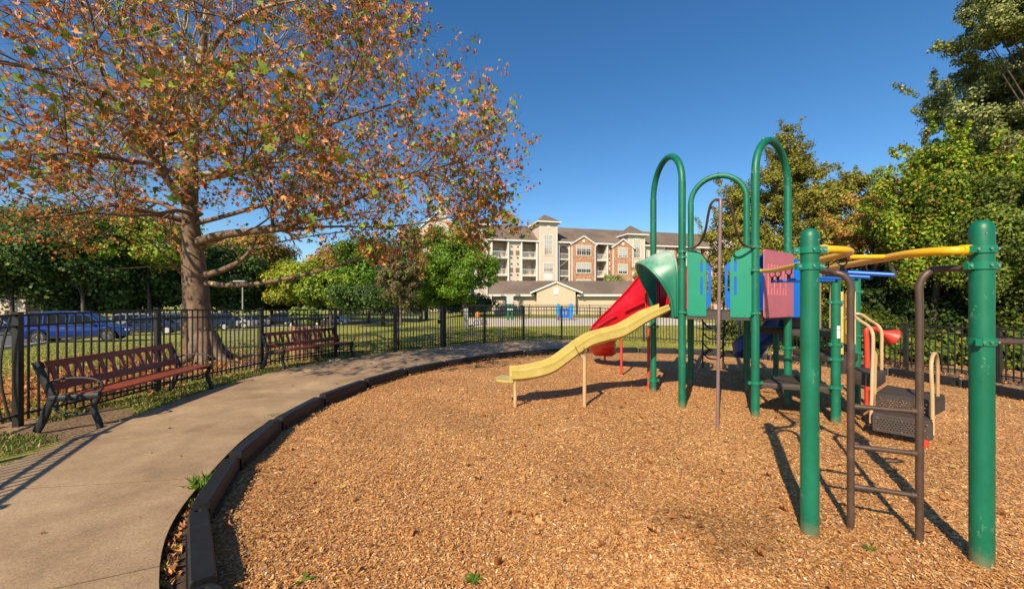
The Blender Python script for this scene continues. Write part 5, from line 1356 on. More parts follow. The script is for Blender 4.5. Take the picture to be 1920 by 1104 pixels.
AU = [(4, (.20, .13, .03)), (3, (.12, .12, .02)), (2, (.30, .13, .04)), (1, (.06, .09, .015))]
BR = [(4, (.09, .075, .045)), (3, (.05, .07, .02)), (2, (.15, .10, .055)), (1, (.03, .05, .02))]
CE = [(4, (.095, .10, .016)), (3, (.14, .14, .02)), (2, (.05, .065, .018)), (1, (.20, .15, .03))]
OK_ = [(5, (.08, .095, .030)), (3, (.13, .15, .05)), (2, (.035, .05, .016)), (1, (.21, .22, .09))]
VI = [(4, (.10, .16, .012)), (3, (.16, .22, .018)), (2, (.05, .09, .01)), (.6, (.34, .26, .03)), (.3, (.30, .09, .04))]
SU = [(3, (.12, .15, .02)), (2, (.32, .14, .05)), (2, (.18, .17, .03)), (1.5, (.10, .06, .04)), (.6, (.40, .10, .05))]

def wpt(px, py, d): p = P(px, py, d); return (p.x, p.y, p.z)
def T(label, px, py, d, rpx, rpy, n, pal, lpx=3.0, ry=None, **kw):
    if px < 560 and d > 28 and d < 50: d *= 1.7
    elif px < 700 and 50 > d > 28: d *= 1.5
    elif d >= 50 and px < 720: d *= 1.45
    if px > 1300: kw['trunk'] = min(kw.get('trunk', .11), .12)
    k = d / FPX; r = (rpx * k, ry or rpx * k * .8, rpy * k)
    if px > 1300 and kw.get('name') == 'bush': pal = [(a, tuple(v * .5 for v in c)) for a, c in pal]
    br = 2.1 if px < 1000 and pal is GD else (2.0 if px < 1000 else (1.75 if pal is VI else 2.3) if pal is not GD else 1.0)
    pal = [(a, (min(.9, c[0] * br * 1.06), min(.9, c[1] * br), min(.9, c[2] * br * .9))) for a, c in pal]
    return bg_tree(label, wpt(px, py, d), r, int(n * 1.5), max(.06, lpx * k * 1.35), pal, **kw)
# left and middle background
YT = [(3, (.09, .14, .012)), (3, (.16, .20, .018)), (1, (.03, .06, .01)), (.6, (.28, .22, .03))]
T('tall dark green tree at far left beyond the blue car', 20, 480, 30, 120, 105, 13000, GD, 4, low=.6, nc=90)
T('dark green tree behind the bright blue car', 150, 475, 29, 115, 95, 13000, GD, 4, low=.6, nc=90)
T('yellowing green tree top behind the far left cars', 90, 445, 33, 130, 45, 9000, YT, 3.6, nc=70)
T('broad green tree with yellowing top left of the autumn trunk', 275, 460, 31, 95, 70, 15000, YT, 3.4, low=.7, nc=100)
T('dark low tree behind the navy saloon', 240, 535, 34, 150, 55, 13000, GD, 4, nc=80)
T('dark tree filling the gap behind the tan building', 60, 540, 40, 170, 55, 12000, GD, 4, nc=80)
T('dark green tree behind the white saloon right of the autumn trunk', 425, 525, 36, 80, 62, 12000, GD, 3.6, nc=80)
T('orange-tinted tree behind the low right-hand limb', 465, 475, 42, 75, 40, 9000, AU, 3.2, nc=70)
T('dark evergreen behind the black sport utility car', 510, 540, 50, 70, 45, 9000, GD, 3.2, nc=60)
T('yellow-green spreading tree left of the farther bench', 560, 530, 40, 62, 40, 12000, YG, 3.0, nc=80)
T('yellow-green low tree directly above the litter bin', 618, 540, 38, 52, 32, 9000, [(3, (.10, .15, .012)), (2, (.15, .20, .015)), (1, (.05, .09, .01))], 3.0, nc=60)
T('orange and green tree under the autumn branches', 640, 500, 46, 60, 42, 10000, AU, 3.0, nc=70)
T('green tree with a rounded crown left of the brown spruce', 690, 498, 44, 62, 58, 13000, GM, 3.0, nc=90)
T('dark hedge tree behind the litter bin', 590, 565, 55, 130, 28, 9000, GD, 3.2, nc=70)
T('dark low tree under the brown spruce', 720, 560, 52, 100, 28, 9000, GD, 3.0, nc=70)
T('brownish half-bare spruce left of the bright green tree', 748, 515, 41, 48, 68, 12000, BR, 2.4, nc=150, rc=.15, skin=(.2, 1), trunk=.14, nlimb=40, taper=.5, wisps=30)
T('bright green leafy tree in front of the apartment block', 868, 498, 44, 66, 72, 20000, GB, 2.6, nc=110, rc=.24, skin=(.45, 1.0), trunk=.2, taper=.35, wisps=20)
T('bright green lower tree left of the bright leafy tree', 828, 545, 46, 42, 32, 7000, GB, 2.6, nc=50)
T('dark low shrub tree under the bright leafy tree', 870, 569, 50, 66, 15, 4000, GD, 2.8, nc=50)
T('small grey-green shrub at the kerb left of the litter bin', 575, 590, 26, 28, 13, 2500, [(3, (.16, .20, .05)), (2, (.10, .14, .03))], 3, cat='shrub', name='shrub', trunk=.04, nc=30)
T('small thin green shrub against the apartment block gable', 1148, 526, 63, 19, 11, 1400, [(3, (.08, .12, .04)), (2, (.16, .14, .05))], 2.0, cat='shrub', name='shrub', trunk=.04, nc=24)
T('reddish bare small tree behind the top of the curved red slide', 1200, 515, 63, 16, 26, 1800, SU, 2.0, trunk=.06, nc=30, wisps=12)
T('green far tree in front of the gabled wing of the apartment block', 800, 475, 60, 42, 62, 9000, GM, 2.6, nc=80)
T('orange and green tree between the spruce and the apartment block', 785, 520, 55, 40, 45, 7000, AU, 2.6, nc=70)
# far back wall of trees
for i, (px, d) in enumerate(((-60, 52), (100, 60), (260, 62), (420, 62), (560, 66), (680, 68), (790, 70))):
    T(['far wooded tree at the left edge', 'far dark tree behind the tan building roof', 'far dark tree behind the broad yellowing tree', 'far dark tree behind the orange-tinted tree', 'far green tree above the yellow-green trees', 'far green tree left of the spruce top', 'far tree behind the spruce and the gabled wing'][i], px, 530, d, 90, 45, 4500, GD if i < 4 else GM, 3.4, nc=50)
# right-hand woods
T('tall feathery cedar behind the right-hand green hoop', 1478, 335, 20, 62, 112, 26000, CE, 2.3, nc=200, rc=.15, skin=(.15, 1.0), trunk=.2, nlimb=60, up=.6, taper=.5, wisps=50)
T('leaning cedar tree behind the middle hoop', 1400, 425, 21, 75, 110, 26000, CE, 2.3, nc=180, rc=.16, skin=(.2, 1.0), trunk=.18, nlimb=50, up=.6, taper=.35, wisps=40)
T('lower cedar behind the climbing panels', 1380, 530, 22, 75, 75, 18000, CE, 2.4, nc=120, rc=.2, skin=(.2, 1.0), wisps=20)
T('rounded bushy tree between the cedar and the sumac', 1580, 400, 19, 75, 75, 22000, [(3, (.09, .11, .018)), (2, (.15, .15, .02)), (2, (.05, .07, .015)), (1, (.2, .12, .03))], 2.5, nc=140, rc=.19, wisps=30)
T('reddish sumac with spindly top beside the vine-covered trees', 1655, 430, 15.5, 90, 90, 20000, SU, 3.0, nc=150, rc=.14, skin=(.2, 1.05), trunk=.1, nlimb=46, up=.5, taper=.3, wisps=50)
T('green tangle under the cedar behind the pink panel', 1500, 520, 17.5, 95, 100, 24000, CE, 2.8, nc=140, rc=.2, wisps=20)
T('vine-covered tree with bright leaves above the ladder', 1762, 385, 13.5, 112, 128, 42000, VI, 3.0, nc=130, rc=.155, skin=(.35, 1.08), tpl=HEART, droop=.8, clumpvar=.45, wisps=50)
T('vine-covered tree at the right edge', 1900, 430, 12.2, 110, 165, 36000, [(4, (.045, .07, .012)), (3, (.075, .105, .014)), (1, (.13, .15, .02))], 3.2, nc=130, rc=.17, tpl=HEART, droop=.6, clumpvar=.4)
T('tall grey-green oak at the upper right corner', 1885, 235, 15.5, 150, 128, 56000, OK_, 3.0, nc=190, rc=.16, skin=(.25, 1.0), trunk=.3, base=(24.5, 17), nlimb=14, taper=.25, wisps=40)
T('second grey-green oak filling the right edge above the vines', 1960, 150, 16.5, 85, 120, 26000, OK_, 3.0, nc=120, rc=.2, skin=(.25, 1.0), trunk=.3, base=(26, 18), nlimb=8)
T('oak with overhanging branch cut by the top right corner', 1915, 25, 13.5, 112, 95, 34000, OK_, 3.2, nc=130, rc=.18, skin=(.2, 1), trunk=.25, base=(22.5, 14.5), nlimb=12, wisps=30)
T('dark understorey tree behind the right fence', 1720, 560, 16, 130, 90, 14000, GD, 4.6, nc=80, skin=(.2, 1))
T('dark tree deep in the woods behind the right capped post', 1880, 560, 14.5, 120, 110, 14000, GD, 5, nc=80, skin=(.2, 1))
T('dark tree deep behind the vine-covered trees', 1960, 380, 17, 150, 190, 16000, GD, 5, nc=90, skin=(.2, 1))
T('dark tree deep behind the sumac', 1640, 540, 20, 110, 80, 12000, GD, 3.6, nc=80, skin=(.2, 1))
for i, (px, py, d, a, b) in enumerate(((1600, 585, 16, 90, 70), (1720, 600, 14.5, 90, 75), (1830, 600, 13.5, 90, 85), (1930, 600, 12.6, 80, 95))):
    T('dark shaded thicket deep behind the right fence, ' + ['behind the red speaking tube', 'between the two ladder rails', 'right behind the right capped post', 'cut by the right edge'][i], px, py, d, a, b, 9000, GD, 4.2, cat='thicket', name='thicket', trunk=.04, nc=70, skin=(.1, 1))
BU = [(3, (.05, .09, .010)), (3, (.09, .14, .013)), (1, (.18, .17, .02))]
for i, (px, py, d, a, b) in enumerate(((1400, 622, 17.5, 60, 30), (1490, 615, 15.5, 55, 45), (1590, 615, 14, 60, 55), (1640, 630, 13, 55, 45))):
    T('leafy thicket behind the fence, ' + ['left end, behind the hanging loop climber', 'behind the low brown step deck', 'behind the red speaking tube', 'between the speaking tube and the ladder'][i], px, py, d, a, b, 6000, BU, 3.4, cat='bush', name='bush', trunk=.03, nc=60)
for i, (px, py, d, a, b) in enumerate(((1690, 652, 11.6, 40, 28), (1765, 655, 10.8, 45, 35), (1850, 665, 10.4, 55, 42), (1925, 670, 9.9, 50, 60))):
    T(['leafy low bush behind the right fence, left of the ladder rail', 'leafy low bush behind the right fence, just left of the right capped post', 'leafy low bush behind the right capped post', 'leafy low bush at the right edge'][i], px, py, d, a, b, 3200, [(3, (.06, .11, .012)), (3, (.11, .17, .015)), (1, (.22, .2, .02))], 5, cat='bush', name='bush', trunk=.03, nc=40, tpl=HEART)

# ================================================================== THE AUTUMN SYCAMORE
SY = thing('sycamore_tree', (-8.6, 11.2, 0), 'big sycamore with brown autumn leaves and pale branches behind the fence and benches', 'tree')
CC = np.array([-7.3, 10.2, 5.2]); CR = np.array([7.7, 6.8, 6.6])
def incrown(p, k=1.0):
    q = (np.array(p) - CC) / CR; fr_ = min(1, max(0, (p[0] + 7.3) / 5)); q = q * np.array([1, 1, 1 if q[2] < 0 else 6.6 / (6.6 - 3.0 * fr_)]) * (1 + .07 * math.sin(p[2] * 3.3 + p[0] * 1.1) * fr_ + .05 * math.sin(p[1] * 4 + p[2] * 1.7) * fr_)
    if q[2] < 0: q = q * np.array([1, 1, 6.6 / 3.4])
    fl_ = float(np.interp(p[0], [-14, -10.3, -9.4, -5.2, -3.6, -2.3], [2.9, 3.1, 3.85, 3.6, 3.1, 2.55]))
    if p[2] < fl_ + .35 * math.sin(p[0] * 3.1 + p[1] * 2.3): return False
    return (q ** 2).sum() < k
wood = MB(); twig = MB(); LP = []; TIPS = []
r2 = random.Random(11)
def grow(p0, d0, L, r0, lvl, mb, droop=0.0):
    seg = max(3, int(L / (.45 if lvl < 3 else .22))); pts = [p0]; d = d0.normalized(); p = p0
    for i in range(seg):
        d = (d + Vector((r2.gauss(0, .14), r2.gauss(0, .14), r2.gauss(0, .11) + (.05 if lvl < 2 else .02) - droop))).normalized()
        p = p + d * (L / seg)
        if i > 0 and not incrown(p, 1.02) : break
        pts.append(p)
    if len(pts) < 2: return
    n = {0: 10, 1: 8, 2: 6, 3: 4, 4: 3}[lvl]
    rad = [max(.0025, r0 * (1 - .8 * i / (len(pts) - 1))) for i in range(len(pts))]
    (wood if lvl < 3 else twig).tube(pts, rad, n, cap=False)
    kids(pts, rad, L, lvl)
def kids(pts, rad, L, lvl):
    if lvl >= 4:
        for q in pts[1:]: TIPS.append(q)
        TIPS.append(pts[-1]); return
    if lvl == 3:
        for q in pts[2:]: TIPS.append(q)
    dens = {0: 1.7, 1: 2.3, 2: 3.6, 3: 3.6}[lvl]
    nk = max(2, int(L * dens * (len(pts) / max(1, len(pts)))))
    for j in range(nk):
        t = r2.uniform(.18 if lvl < 2 else .1, 1.0); i = min(len(pts) - 2, int(t * (len(pts) - 1)))
        if lvl < 3 and not incrown(pts[i], 1.0): continue
        q = pts[i].lerp(pts[i + 1], r2.random()); dd = (pts[i + 1] - pts[i]).normalized()
        side = dd.cross(Vector((r2.gauss(0, 1), r2.gauss(0, 1), r2.gauss(0, .55)))).normalized()
        ang = r2.uniform(.5, 1.1); nd = dd * math.cos(ang) + side * math.sin(ang)
        ln = {0: r2.uniform(1.8, 3.6), 1: r2.uniform(1.0, 2.2), 2: r2.uniform(.5, 1.2), 3: r2.uniform(.2, .5)}[lvl] * (1.1 - .45 * t)
        grow(q, nd, ln, min(rad[i] * .55, {0: .05, 1: .024, 2: .011, 3: .005}[lvl]), lvl + 1, None)
tk = [(390, 674, 11.2), (381, 640, 11.2), (374, 590, 11.2), (370, 545, 11.2), (366, 500, 11.2), (360, 450, 11.2), (357, 400, 11.2), (357, 340, 11.25), (358, 290, 11.25), (360, 240, 11.25), (366, 190, 11.2), (374, 130, 11.2), (384, 60, 11.1), (392, -20, 11.0), (398, -110, 10.9)]
tp = smooth_path([P(*q) for q in tk], 4)
tr_ = [.46, .30, .27, .275, .26, .22, .195, .18, .17, .16, .14, .115, .09, .05, .02]
tw = MB(); tw.tube(tp, tr_, 22)
b0 = P(385, 674, 11.2)
for a_ in (-.2, .9, 2.0, 3.3, 4.4, 5.3):                        # root flare
    dv_ = Vector((math.cos(a_), math.sin(a_), 0)); tw.tube(smooth_path([b0 + UP * .75 + dv_ * .12, b0 + UP * .3 + dv_ * .30, b0 + UP * .05 + dv_ * .55, b0 - UP * .12 + dv_ * .9], 4), [.16, .17, .13, .05], 9)
rrn = random.Random(3)
for k in range(16):                                            # burrs and old branch stubs
    i = rrn.randrange(6, 26); a_ = rrn.uniform(0, 6.28); rr_ = .27; q = tp[i] + Vector((math.cos(a_), math.sin(a_), 0)) * rr_ * .85
    tw.tube([q - Vector((math.cos(a_), math.sin(a_), 0)) * .1, q, q + Vector((math.cos(a_), math.sin(a_), .1)) * .07], [.11, .075, .02], 8)
tw.build('trunk', M['sycbark'], SY, ang=80)
def limb(path, r0, r1=.012, lvl=0):
    pts = smooth_path([P(*q) for q in path], 4); n = len(pts)
    rad = [r0 + (r1 - r0) * (i / (n - 1)) ** .8 for i in range(n)]
    wood.tube(pts, rad, 10, cap=False); pts_ = pts
    L = sum((b - a).length for a, b in zip(pts, pts[1:])); kids(pts, rad, L, lvl)
limb([(378, 530, 11.2), (430, 535, 11.0), (480, 532, 10.8), (540, 522, 10.5), (610, 505, 10.1), (680, 483, 9.8), (740, 470, 9.5), (800, 455, 9.2)], .085)
limb([(378, 518, 11.2), (420, 505, 11), (452, 488, 10.8), (470, 468, 10.7), (480, 445, 10.6)], .10, .03)
limb([(368, 455, 11.2), (410, 442, 11.0), (470, 434, 10.6), (530, 428, 10.2), (575, 408, 9.8), (640, 385, 9.4), (720, 350, 9.0), (800, 320, 8.8), (880, 300, 8.6)], .14)
limb([(374, 450, 11.2), (430, 440, 10.9), (520, 432, 10.4), (620, 425, 10.0), (720, 425, 9.6), (810, 415, 9.3), (890, 395, 9.1)], .05)
limb([(365, 420, 11.2), (440, 400, 11.0), (540, 370, 10.6), (640, 340, 10.4), (750, 330, 10.2), (850, 330, 10.0), (930, 320, 9.9)], .07)
limb([(366, 470, 11.2), (400, 452, 11.3), (440, 438, 11.6), (500, 425, 12.2), (580, 415, 13), (680, 400, 13.6), (780, 385, 14)], .10)
limb([(352, 415, 11.2), (310, 405, 10.8), (265, 395, 10.2), (215, 385, 9.6), (150, 400, 8.6), (60, 410, 7.6)], .10)
limb([(350, 405, 11.2), (300, 380, 11.2), (240, 370, 11.2), (190, 350, 11.4), (120, 345, 11.6), (30, 330, 11.8)], .085)
limb([(352, 385, 11.2), (320, 345, 10.6), (290, 300, 10), (255, 240, 9.4), (238, 170, 9), (228, 90, 8.7), (220, 0, 8.4), (212, -80, 8.2)], .12)
limb([(358, 250, 11.2), (385, 180, 11), (385, 137, 10.9), (431, 119, 10.7), (490, 105, 10.3), (548, 91, 9.9), (640, 62, 9.5), (740, 38, 9.2)], .085)
limb([(360, 300, 11.2), (420, 275, 10.8), (507, 264, 10.3), (570, 250, 9.9), (640, 225, 9.6), (720, 200, 9.3), (800, 180, 9.1)], .085)
limb([(360, 330, 11.2), (430, 320, 11.6), (520, 300, 12.3), (620, 270, 13), (720, 240, 13.6)], .08)
limb([(366, 190, 11.2), (350, 120, 11.3), (345, 60, 11.5), (355, -20, 11.8), (370, -100, 12)], .09)
limb([(372, 150, 11.2), (400, 90, 11.4), (450, 40, 11.8), (520, 0, 12.3), (600, -50, 12.8)], .07)
limb([(374, 130, 11.2), (420, 60, 10.5), (480, 20, 9.6), (560, 0, 8.8), (650, -20, 8.4)], .07)
limb([(356, 360, 11.2), (330, 330, 9.8), (290, 310, 8.6), (230, 300, 7.5), (150, 290, 6.6), (60, 290, 5.9)], .09)
limb([(358, 280, 11.2), (310, 240, 9.6), (240, 200, 8.2), (160, 160, 7.0), (70, 130, 6.0), (-20, 110, 5.3)], .085)
limb([(362, 230, 11.2), (300, 160, 10), (200, 100, 8.8), (100, 60, 7.8), (0, 20, 7.0)], .075)
limb([(358, 340, 11.2), (420, 330, 9.7), (480, 310, 8.4), (540, 300, 7.5), (600, 300, 6.9)], .07)
limb([(360, 260, 11.2), (420, 200, 9.6), (480, 150, 8.4), (540, 110, 7.6)], .07)
limb([(352, 420, 11.2), (300, 410, 12.5), (240, 390, 14), (170, 370, 15.2)], .08)
limb([(352, 300, 11.2), (290, 260, 12.4), (210, 230, 13.6), (130, 200, 14.6)], .08)
limb([(356, 400, 11.2), (330, 395, 9.5), (300, 400, 8.2), (250, 405, 7.2), (180, 400, 6.4)], .06)
limb([(345, 520, 13.6), (318, 488, 11.4), (295, 465, 10.6), (260, 440, 9.9), (225, 425, 9.3)], .03, .008, 1)
limb([(345, 505, 11.4), (300, 500, 10.6), (250, 502, 10), (200, 505, 9.5)], .02, .006, 1)
limb([(480, 445, 10.6), (470, 468, 10.7), (520, 455, 10.3), (600, 440, 9.8), (700, 430, 9.4)], .035, .01, 1)
wood.build('limb', M['sycbark'], SY, ang=80)
twig.build('twig', M['bark'], SY, smooth=False)
TP = np.array([tuple(p) for p in TIPS]); print('tips', len(TP), 'twig verts', len(twig.v))
dist = np.linalg.norm(TP - np.array([0, 0, EYE]), axis=1)
TP = TP[dist > 3.3]
# thin the crown towards its right-hand fringe as the real one is
NL = 20500
wt_ = rng.gamma(.45, 1, len(TP)) + .02; wt_ *= np.clip(1.25 - .35 * (TP[:, 2] > 7), .3, 2)
idx = rng.choice(len(TP), NL, p=wt_ / wt_.sum())
pos = TP[idx] + rng.normal(size=(NL, 3)) * .07
SYP = [(5, (.60, .225, .065)), (4, (.74, .34, .12)), (3.5, (.34, .115, .04)), (1.8, (.26, .32, .035)), (1.3, (.50, .40, .05)), (1.2, (.13, .22, .025))]
col = pick(SYP, NL, .25); green = col[:, 1] > col[:, 0] * .8
sz = rng.uniform(.065, .135, NL) * np.where(green, 1.3, 1.0)
curl = np.where(green, rng.uniform(.1, .5, NL), rng.uniform(.6, 1.15, NL))
nr = rng.normal(size=(NL, 3)) * .8 + np.array([-.35, -.7, .35])
leaves('leaves', pos, nr, sz, col, M['dryleaf'], SY, MAPLE, curl)
ns_ = 260; q = TP[rng.choice(len(TP), ns_)]
sbm = MB(); sbm.tube([Vector((0, 0, .1)), Vector((0, 0, 0))], .002, 3, cap=False); sbm.lathe((0, 0, 0), [(0, -.016), (.012, -.012), (.016, 0), (.012, .012), (0, .016)], 6)
sb0 = sbm.build('seed_ball', M['wood'], None)
for i, p in enumerate(q[:90]):
    o = sb0 if i == 0 else sb0.copy()
    if i: link(o, SY)
    else: o.parent = SY
    o.location = Vector(p) - SY.location - UP * .1
# slimmer second trunk just behind
T2 = thing('slender_tree', tuple(G(354, 654)), 'slender straight tree trunk close behind the big sycamore trunk', 'tree')
m = MB(); z2 = 14.1; m.tube(smooth_path([P(354, 658, z2), P(352, 600, z2), P(352, 540, z2), P(349, 480, z2), P(350, 380, z2), P(352, 250, z2), P(350, 120, z2)], 4), [.21, .165, .16, .15, .12, .08, .03], 14); m.build('trunk', M['sycbark'], T2, ang=80)
c2 = crown('crown', T2, (-11.3, 14.6, 9.2), (3.2, 3.0, 3.0), 3500, .13, [(3, (.4, .17, .08)), (2, (.3, .25, .05))], nc=50, rc=.3, skin=(.2, 1))

# ================================================================== CHIPS, GRASS, FALLEN LEAVES
bpoly = np.array([(p.x, p.y) for p in loop])
def inside(x, y, poly):
    r_ = np.zeros(len(x), bool); j = len(poly) - 1
    for i in range(len(poly)):
        xi, yi = poly[i]; xj, yj = poly[j]
        c = ((yi > y) != (yj > y)) & (x < (xj - xi) * (y - yi) / (yj - yi + 1e-12) + xi); r_ ^= c; j = i
    return r_
def mh(x, y): return .05 * np.clip((np.asarray(y) - 7) / 4, 0, 1) + .02 * (np.sin(x * 1.7 + 1.3) * np.cos(y * 1.3) + .5 * np.sin(x * 4.1 + y * 3.3)) + .012
def nz0(x, y): return np.sin(x * 7.3 + 1.1 * np.sin(y * 5.7)) * np.cos(y * 6.1 + .7 * np.sin(x * 8.1))
N = 340000
r_ = np.exp(rng.uniform(math.log(1.7), math.log(13), N)); th = rng.uniform(-.75, 1.08, N)
x, y = r_ * np.sin(th), r_ * np.cos(th)
k = inside(x, y, bpoly); x, y, r_ = x[k], y[k], r_[k]; N = len(x)
edge = np.min([np.hypot(x - a, y - b) for a, b in bpoly[::2]], axis=0); k = edge > .09; x, y, r_ = x[k], y[k], r_[k]; N = len(x)
CH = np.array([(-.5, -.14, 0), (-.2, -.2, .06), (.25, -.16, .04), (.5, -.05, 0), (.45, .12, -.03), (0, .2, .05), (-.45, .13, 0)])
sc = rng.gamma(5, .0031, N) * np.clip(.75 + r_ * .05, .7, 1.4); yaw = rng.uniform(0, 6.28, N); tilt = rng.normal(size=(N, 3)) * .24 + np.array([-.06, -.12, 1]); tilt = unit(tilt)
tx = unit(np.stack([np.cos(yaw), np.sin(yaw), np.zeros(N)], 1) - tilt * (np.cos(yaw) * tilt[:, 0] + np.sin(yaw) * tilt[:, 1])[:, None]); ty = np.cross(tilt, tx)
base = np.stack([x, y, mh(x, y) + rng.uniform(.002, .014, N)], 1)
asp = rng.uniform(.5, 1.2, N)
V = base[:, None, :] + sc[:, None, None] * (CH[None, :, 0, None] * tx[:, None, :] + CH[None, :, 1, None] * asp[:, None, None] * ty[:, None, :] + CH[None, :, 2, None] * tilt[:, None, :])
Fc = (np.arange(7)[None] + (np.arange(N) * 7)[:, None])
CHP = [(4, (.54, .27, .085)), (3.4, (.68, .40, .145)), (2.2, (.38, .16, .045)), (1.0, (.80, .56, .27)), (.8, (.22, .10, .045)), (.7, (.38, .28, .19)), (.2, (.85, .72, .50))]
col = pick(CHP, N, .15)
# darker damp hollows and drifts
damp = .5 + .5 * np.sin(x * .9 + 1.0 + .8 * np.sin(y * .7)) * np.cos(y * .8 + .5 * np.sin(x * 1.3))
damp_spots = [(1350, 985, .45, .16, .5), (1400, 1040, .3, .12, .45), (880, 790, .8, .3, .3), (690, 800, .9, .5, .25), (1250, 800, .5, .3, .25), (1010, 660, 2.2, .7, .35), (1100, 905, .35, .12, .3), (470, 1000, .5, .6, .2)]
wet = np.zeros(N)
for px, py, a_, b_, s_ in damp_spots:
    c = G(px, py); wet = np.maximum(wet, s_ * np.clip(1.6 - 1.3 * np.hypot((x - c.x) / a_, (y - c.y) / (b_ * 2)) + .35 * nz0(x, y), 0, 1))
rd = np.clip((-.4 - x + .12 * (y - 6)) / 3.0, 0, 1) * .16 + .10 * np.clip((y - 7.5) / 4, 0, 1) + .05 * nz0(x * .25, y * .25)
col *= np.stack([1 - rd, 1 - 1.45 * rd, 1 - 1.8 * rd], 1)
col *= np.array([.95, .86, .84]) * (1 - np.maximum(wet * .85, .14 * np.clip((damp - .55) / .3, 0, 1)))[:, None]
tag(mesh_np('wood_chips', V.reshape(-1, 3), Fc, M['chip'], None, np.repeat(col, 7, 0)), kind='stuff')

def blades(name, x, y, h, pal, z0=-.03, wid=.006):
    N = len(x); yaw = rng.uniform(0, 6.28, N); ln = rng.normal(size=(N, 2)) * .45
    b = np.stack([x, y, z0 + gh(x, y)], 1); s = np.stack([np.cos(yaw), np.sin(yaw), np.zeros(N)], 1) * wid * rng.uniform(.7, 1.5, (N, 1))
    tipv = np.stack([ln[:, 0], ln[:, 1], np.ones(N)], 1) * h[:, None]; mid = tipv * .55 * np.array([.7, .7, 1.15])
    V = np.stack([b - s, b + s, b + mid + s * .7, b + tipv, b + mid - s * .7], 1)
    Fc = (np.array([0, 1, 2, 3, 4])[None] + (np.arange(N) * 5)[:, None])
    return tag(mesh_np(name, V.reshape(-1, 3), Fc, M['blade'], None, np.repeat(pick(pal, N, .25), 5, 0)), kind='stuff')
GP = [(3, (.14, .22, .025)), (3, (.24, .30, .04)), (3, (.42, .38, .12)), (2, (.55, .44, .20))]
def nz(x, y): return np.sin(x * 2.3 + 1.1 * np.sin(y * 1.7)) * np.cos(y * 2.1 + .7 * np.sin(x * 3.1)) + .5 * np.sin(x * 5.3 + y * 4.1)
pathp = np.array([(p.x, p.y) for p in ia] + [(p.x, p.y) for p in oa[::-1]]); lot = np.array([(-19.6, -10)] + LOT + [(-95, 75), (-95, -10)])
# near verge
N = 60000; y = 2.4 + 10.5 * rng.uniform(0, 1, N) ** 1.4; x = rng.uniform(-8.5, -4.2, N)
k = ~inside(x, y, pathp) & ~inside(x, y, bpoly); x, y = x[k], y[k]
dB = np.hypot((x + 6.05) / .8, (y - 5.3) / .45); dM = np.hypot((x + 6.0), (y - 6.9) / 1.9)
kp_ = nz(x, y) > -.25 + 1.5 * np.clip(1.2 - dB, 0, 1) + .55 * (x < -6.7) + .9 * (np.hypot(x + 6.3, y - 10.9) < 1.0) + .9 * np.clip(1 - np.hypot(x + 8.2, y - 10.8) / 2.6, 0, 1)
x, y = x[kp_], y[kp_]; blades('grass_verge', x, y, rng.uniform(.025, .075, len(x)), GP)
# lawn beyond the fence
N = 150000; r_ = np.exp(rng.uniform(math.log(9), math.log(30), N)); th = rng.uniform(-.98, .62, N); x, y = r_ * np.sin(th), r_ * np.cos(th)
k = ~inside(x, y, pathp) & ~inside(x, y, bpoly) & ~inside(x, y, lot) & (nz(x * .6, y * .6) > -1.1) & (np.hypot(x + 8.2, y - 10.8) > 1.6 + .4 * nz(x, y)); k &= ~((y < 13) & (x > 6)); x, y = x[k], y[k]
k = ~((y > 27) & (x > -4.5)); x, y = x[k], y[k]
r_ = np.hypot(x, y)
blades('lawn_grass', x, y, rng.uniform(.02, .05, len(x)), [(4, (.24, .27, .035)), (4, (.38, .36, .07)), (2, (.5, .42, .14)), (.6, (.14, .2, .02))], wid=.012)
def tuft(name, label, p, n, h, rad, z0=-.03):
    x = p[0] + rng.normal(size=n) * rad; y = p[1] + rng.normal(size=n) * rad
    o = blades(name, x, y, rng.uniform(.4, 1, n) * h, [(3, (.12, .24, .02)), (2, (.2, .32, .04))], z0, .005); del o['kind']; tag(o, label, 'grass tuft'); return o
tuft('grass_tuft', 'bright green grass tuft growing between the near path edge and the black border', G(385, 893, .1)[:2], 160, .19, .055)
tuft('grass_tuft', 'small green sprout below the big grass tuft beside the near border timber', G(362, 935, .05)[:2], 40, .10, .025)
tuft('grass_tuft', 'small grass tuft by the border timber joint half way to the farther bench', G(512, 775, .08)[:2], 60, .13, .04)
def weed(p, n, s, label):
    p = np.array([p[0], p[1], float(mh(p[0], p[1])) + .01]); a = np.linspace(0, 6.28, n, endpoint=False) + rng.normal(size=n) * .2
    V = []
    for t in a:
        d_ = np.array([math.cos(t), math.sin(t), .25]); sd = np.array([-math.sin(t), math.cos(t), 0]); V += [p, p + d_ * s * .5 + sd * s * .18 + [0, 0, .01], p + d_ * s, p + d_ * s * .5 - sd * s * .18 + [0, 0, .01]]
    o = mesh_np('weed', np.array(V), np.arange(n * 4).reshape(-1, 4), M['leaf'], None, pick([(1, (.08, .20, .02)), (1, (.14, .28, .03))], n * 4)); tag(o, label, 'weed')
weed(G(888, 1092), 8, .062, 'small green weed in the mulch at the bottom middle of the picture')
weed(G(1632, 1040), 5, .05, 'tiny green sprout in the mulch in front of the ladder')
weed(G(570, 1102), 3, .07, 'yellow-green leaf sprout near the bottom left of the mulch')

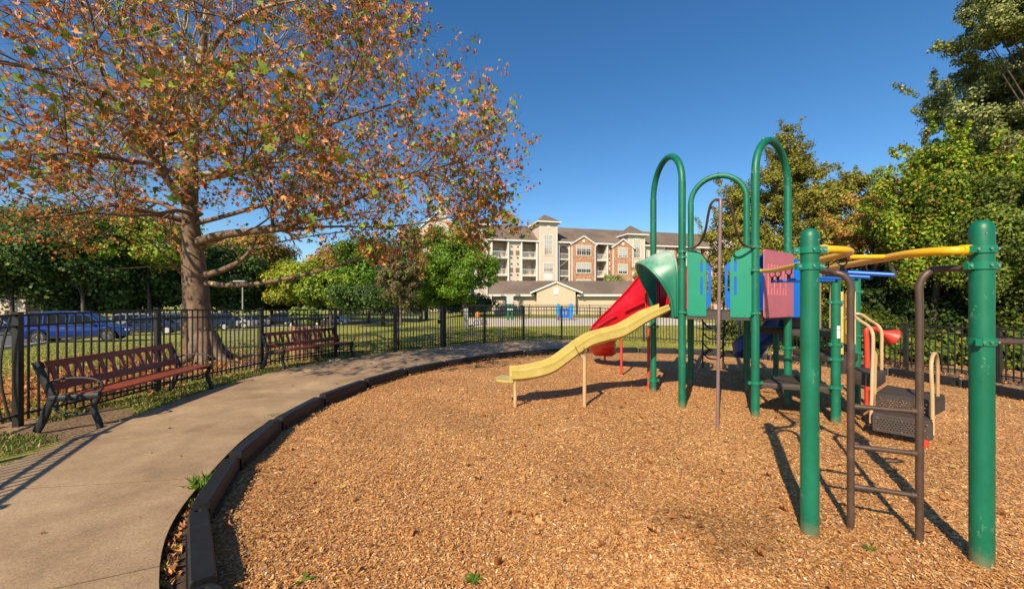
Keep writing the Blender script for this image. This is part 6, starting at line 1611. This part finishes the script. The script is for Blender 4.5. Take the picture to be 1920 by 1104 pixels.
def fallen(name, x, y, z, pal, s0=.07, s1=.14, flat=.35, label=None):
    N = len(x); pos = np.stack([x, y, z], 1); nr = rng.normal(size=(N, 3)) * flat + np.array([0, 0, 1])
    return tag(leaves(name, pos, nr, rng.uniform(s0, s1, N), pick(pal, N, .25), M['dryleaf'], None, MAPLE, rng.uniform(.2, 1.0, N)), kind='stuff')
FP_ = [(4, (.50, .22, .07)), (4, (.60, .31, .12)), (2, (.34, .13, .05)), (.5, (.5, .38, .08))]
N = 16000; x = rng.uniform(-14, -5.6, N); y = rng.uniform(3.0, 14.5, N)
k = ~inside(x, y, pathp); d1 = np.hypot((x + 8.6) / 2.6, (y - 8.2) / 3.4); k &= rng.uniform(0, 1, N) < np.clip(1.25 - d1, .04, 1); k &= (x < -6.75 + .12 * nz(x, y)) | (rng.uniform(0, 1, N) < .10); x, y = x[k], y[k]
fallen('fallen_leaves', x, y, rng.uniform(-.02, .05, len(x)) + gh(x, y), FP_)
N = 1100; x = rng.uniform(-14, 3, N); y = rng.uniform(12, 26, N); k = ~inside(x, y, pathp) & ~inside(x, y, bpoly) & (rng.uniform(0, 1, N) < np.clip(1.3 - np.hypot((x + 6) / 8, (y - 13) / 7), .05, 1)); x, y = x[k], y[k]
fallen('fallen_leaves', x, y, np.full(len(x), .0), FP_)
# trench between path and border, along the verge, on the mulch
tx_, ty_ = [], []
for i in range(len(ia) - 1):
    p = ia[i]
    for _ in range(9 if i < 22 else 3):
        q = p.lerp(ia[i + 1], random.random()); j = random.uniform(.01, .09); c = Vector((cx, cy, 0)); d_ = (c - q).normalized(); tx_.append(q.x + d_.x * j); ty_.append(q.y + d_.y * j)
fallen('fallen_leaves', np.array(tx_), np.array(ty_), rng.uniform(-.02, .01, len(tx_)), FP_, .035, .075)
N = 200; r_ = np.exp(rng.uniform(math.log(2.4), math.log(13), N)); th = rng.uniform(-.7, 1.0, N); x, y = r_ * np.sin(th), r_ * np.cos(th); k = inside(x, y, bpoly); x, y = x[k], y[k]
cl = [(1000, 965, 8, .12), (1270, 972, 4, .06), (600, 900, 4, .2), (1640, 890, 6, .3), (1850, 880, 6, .3), (700, 905, 3, .2)]
for px, py, n_, s_ in cl:
    g_ = G(px, py); x = np.append(x, g_.x + rng.normal(size=n_) * s_); y = np.append(y, g_.y + rng.normal(size=n_) * s_ * .6)
fallen('fallen_leaves', x, y, mh(x, y) + .018, FP_, .03, .085)
N = 1500; x = rng.uniform(8.3, 12, N); y = rng.uniform(2, 13, N); k = ~inside(x, y, bpoly); x, y = x[k], y[k]
fallen('fallen_leaves', x, y, np.full(len(x), .0), FP_, .05, .1)
N = 12; x = rng.uniform(-5, -2.3, N); y = rng.uniform(2.5, 9, N); k = inside(x, y, pathp); x, y = x[k], y[k]
fallen('fallen_leaves', x, y, np.full(len(x), .054), [(1, (.4, .2, .08)), (1, (.15, .08, .04))], .02, .045, .06)
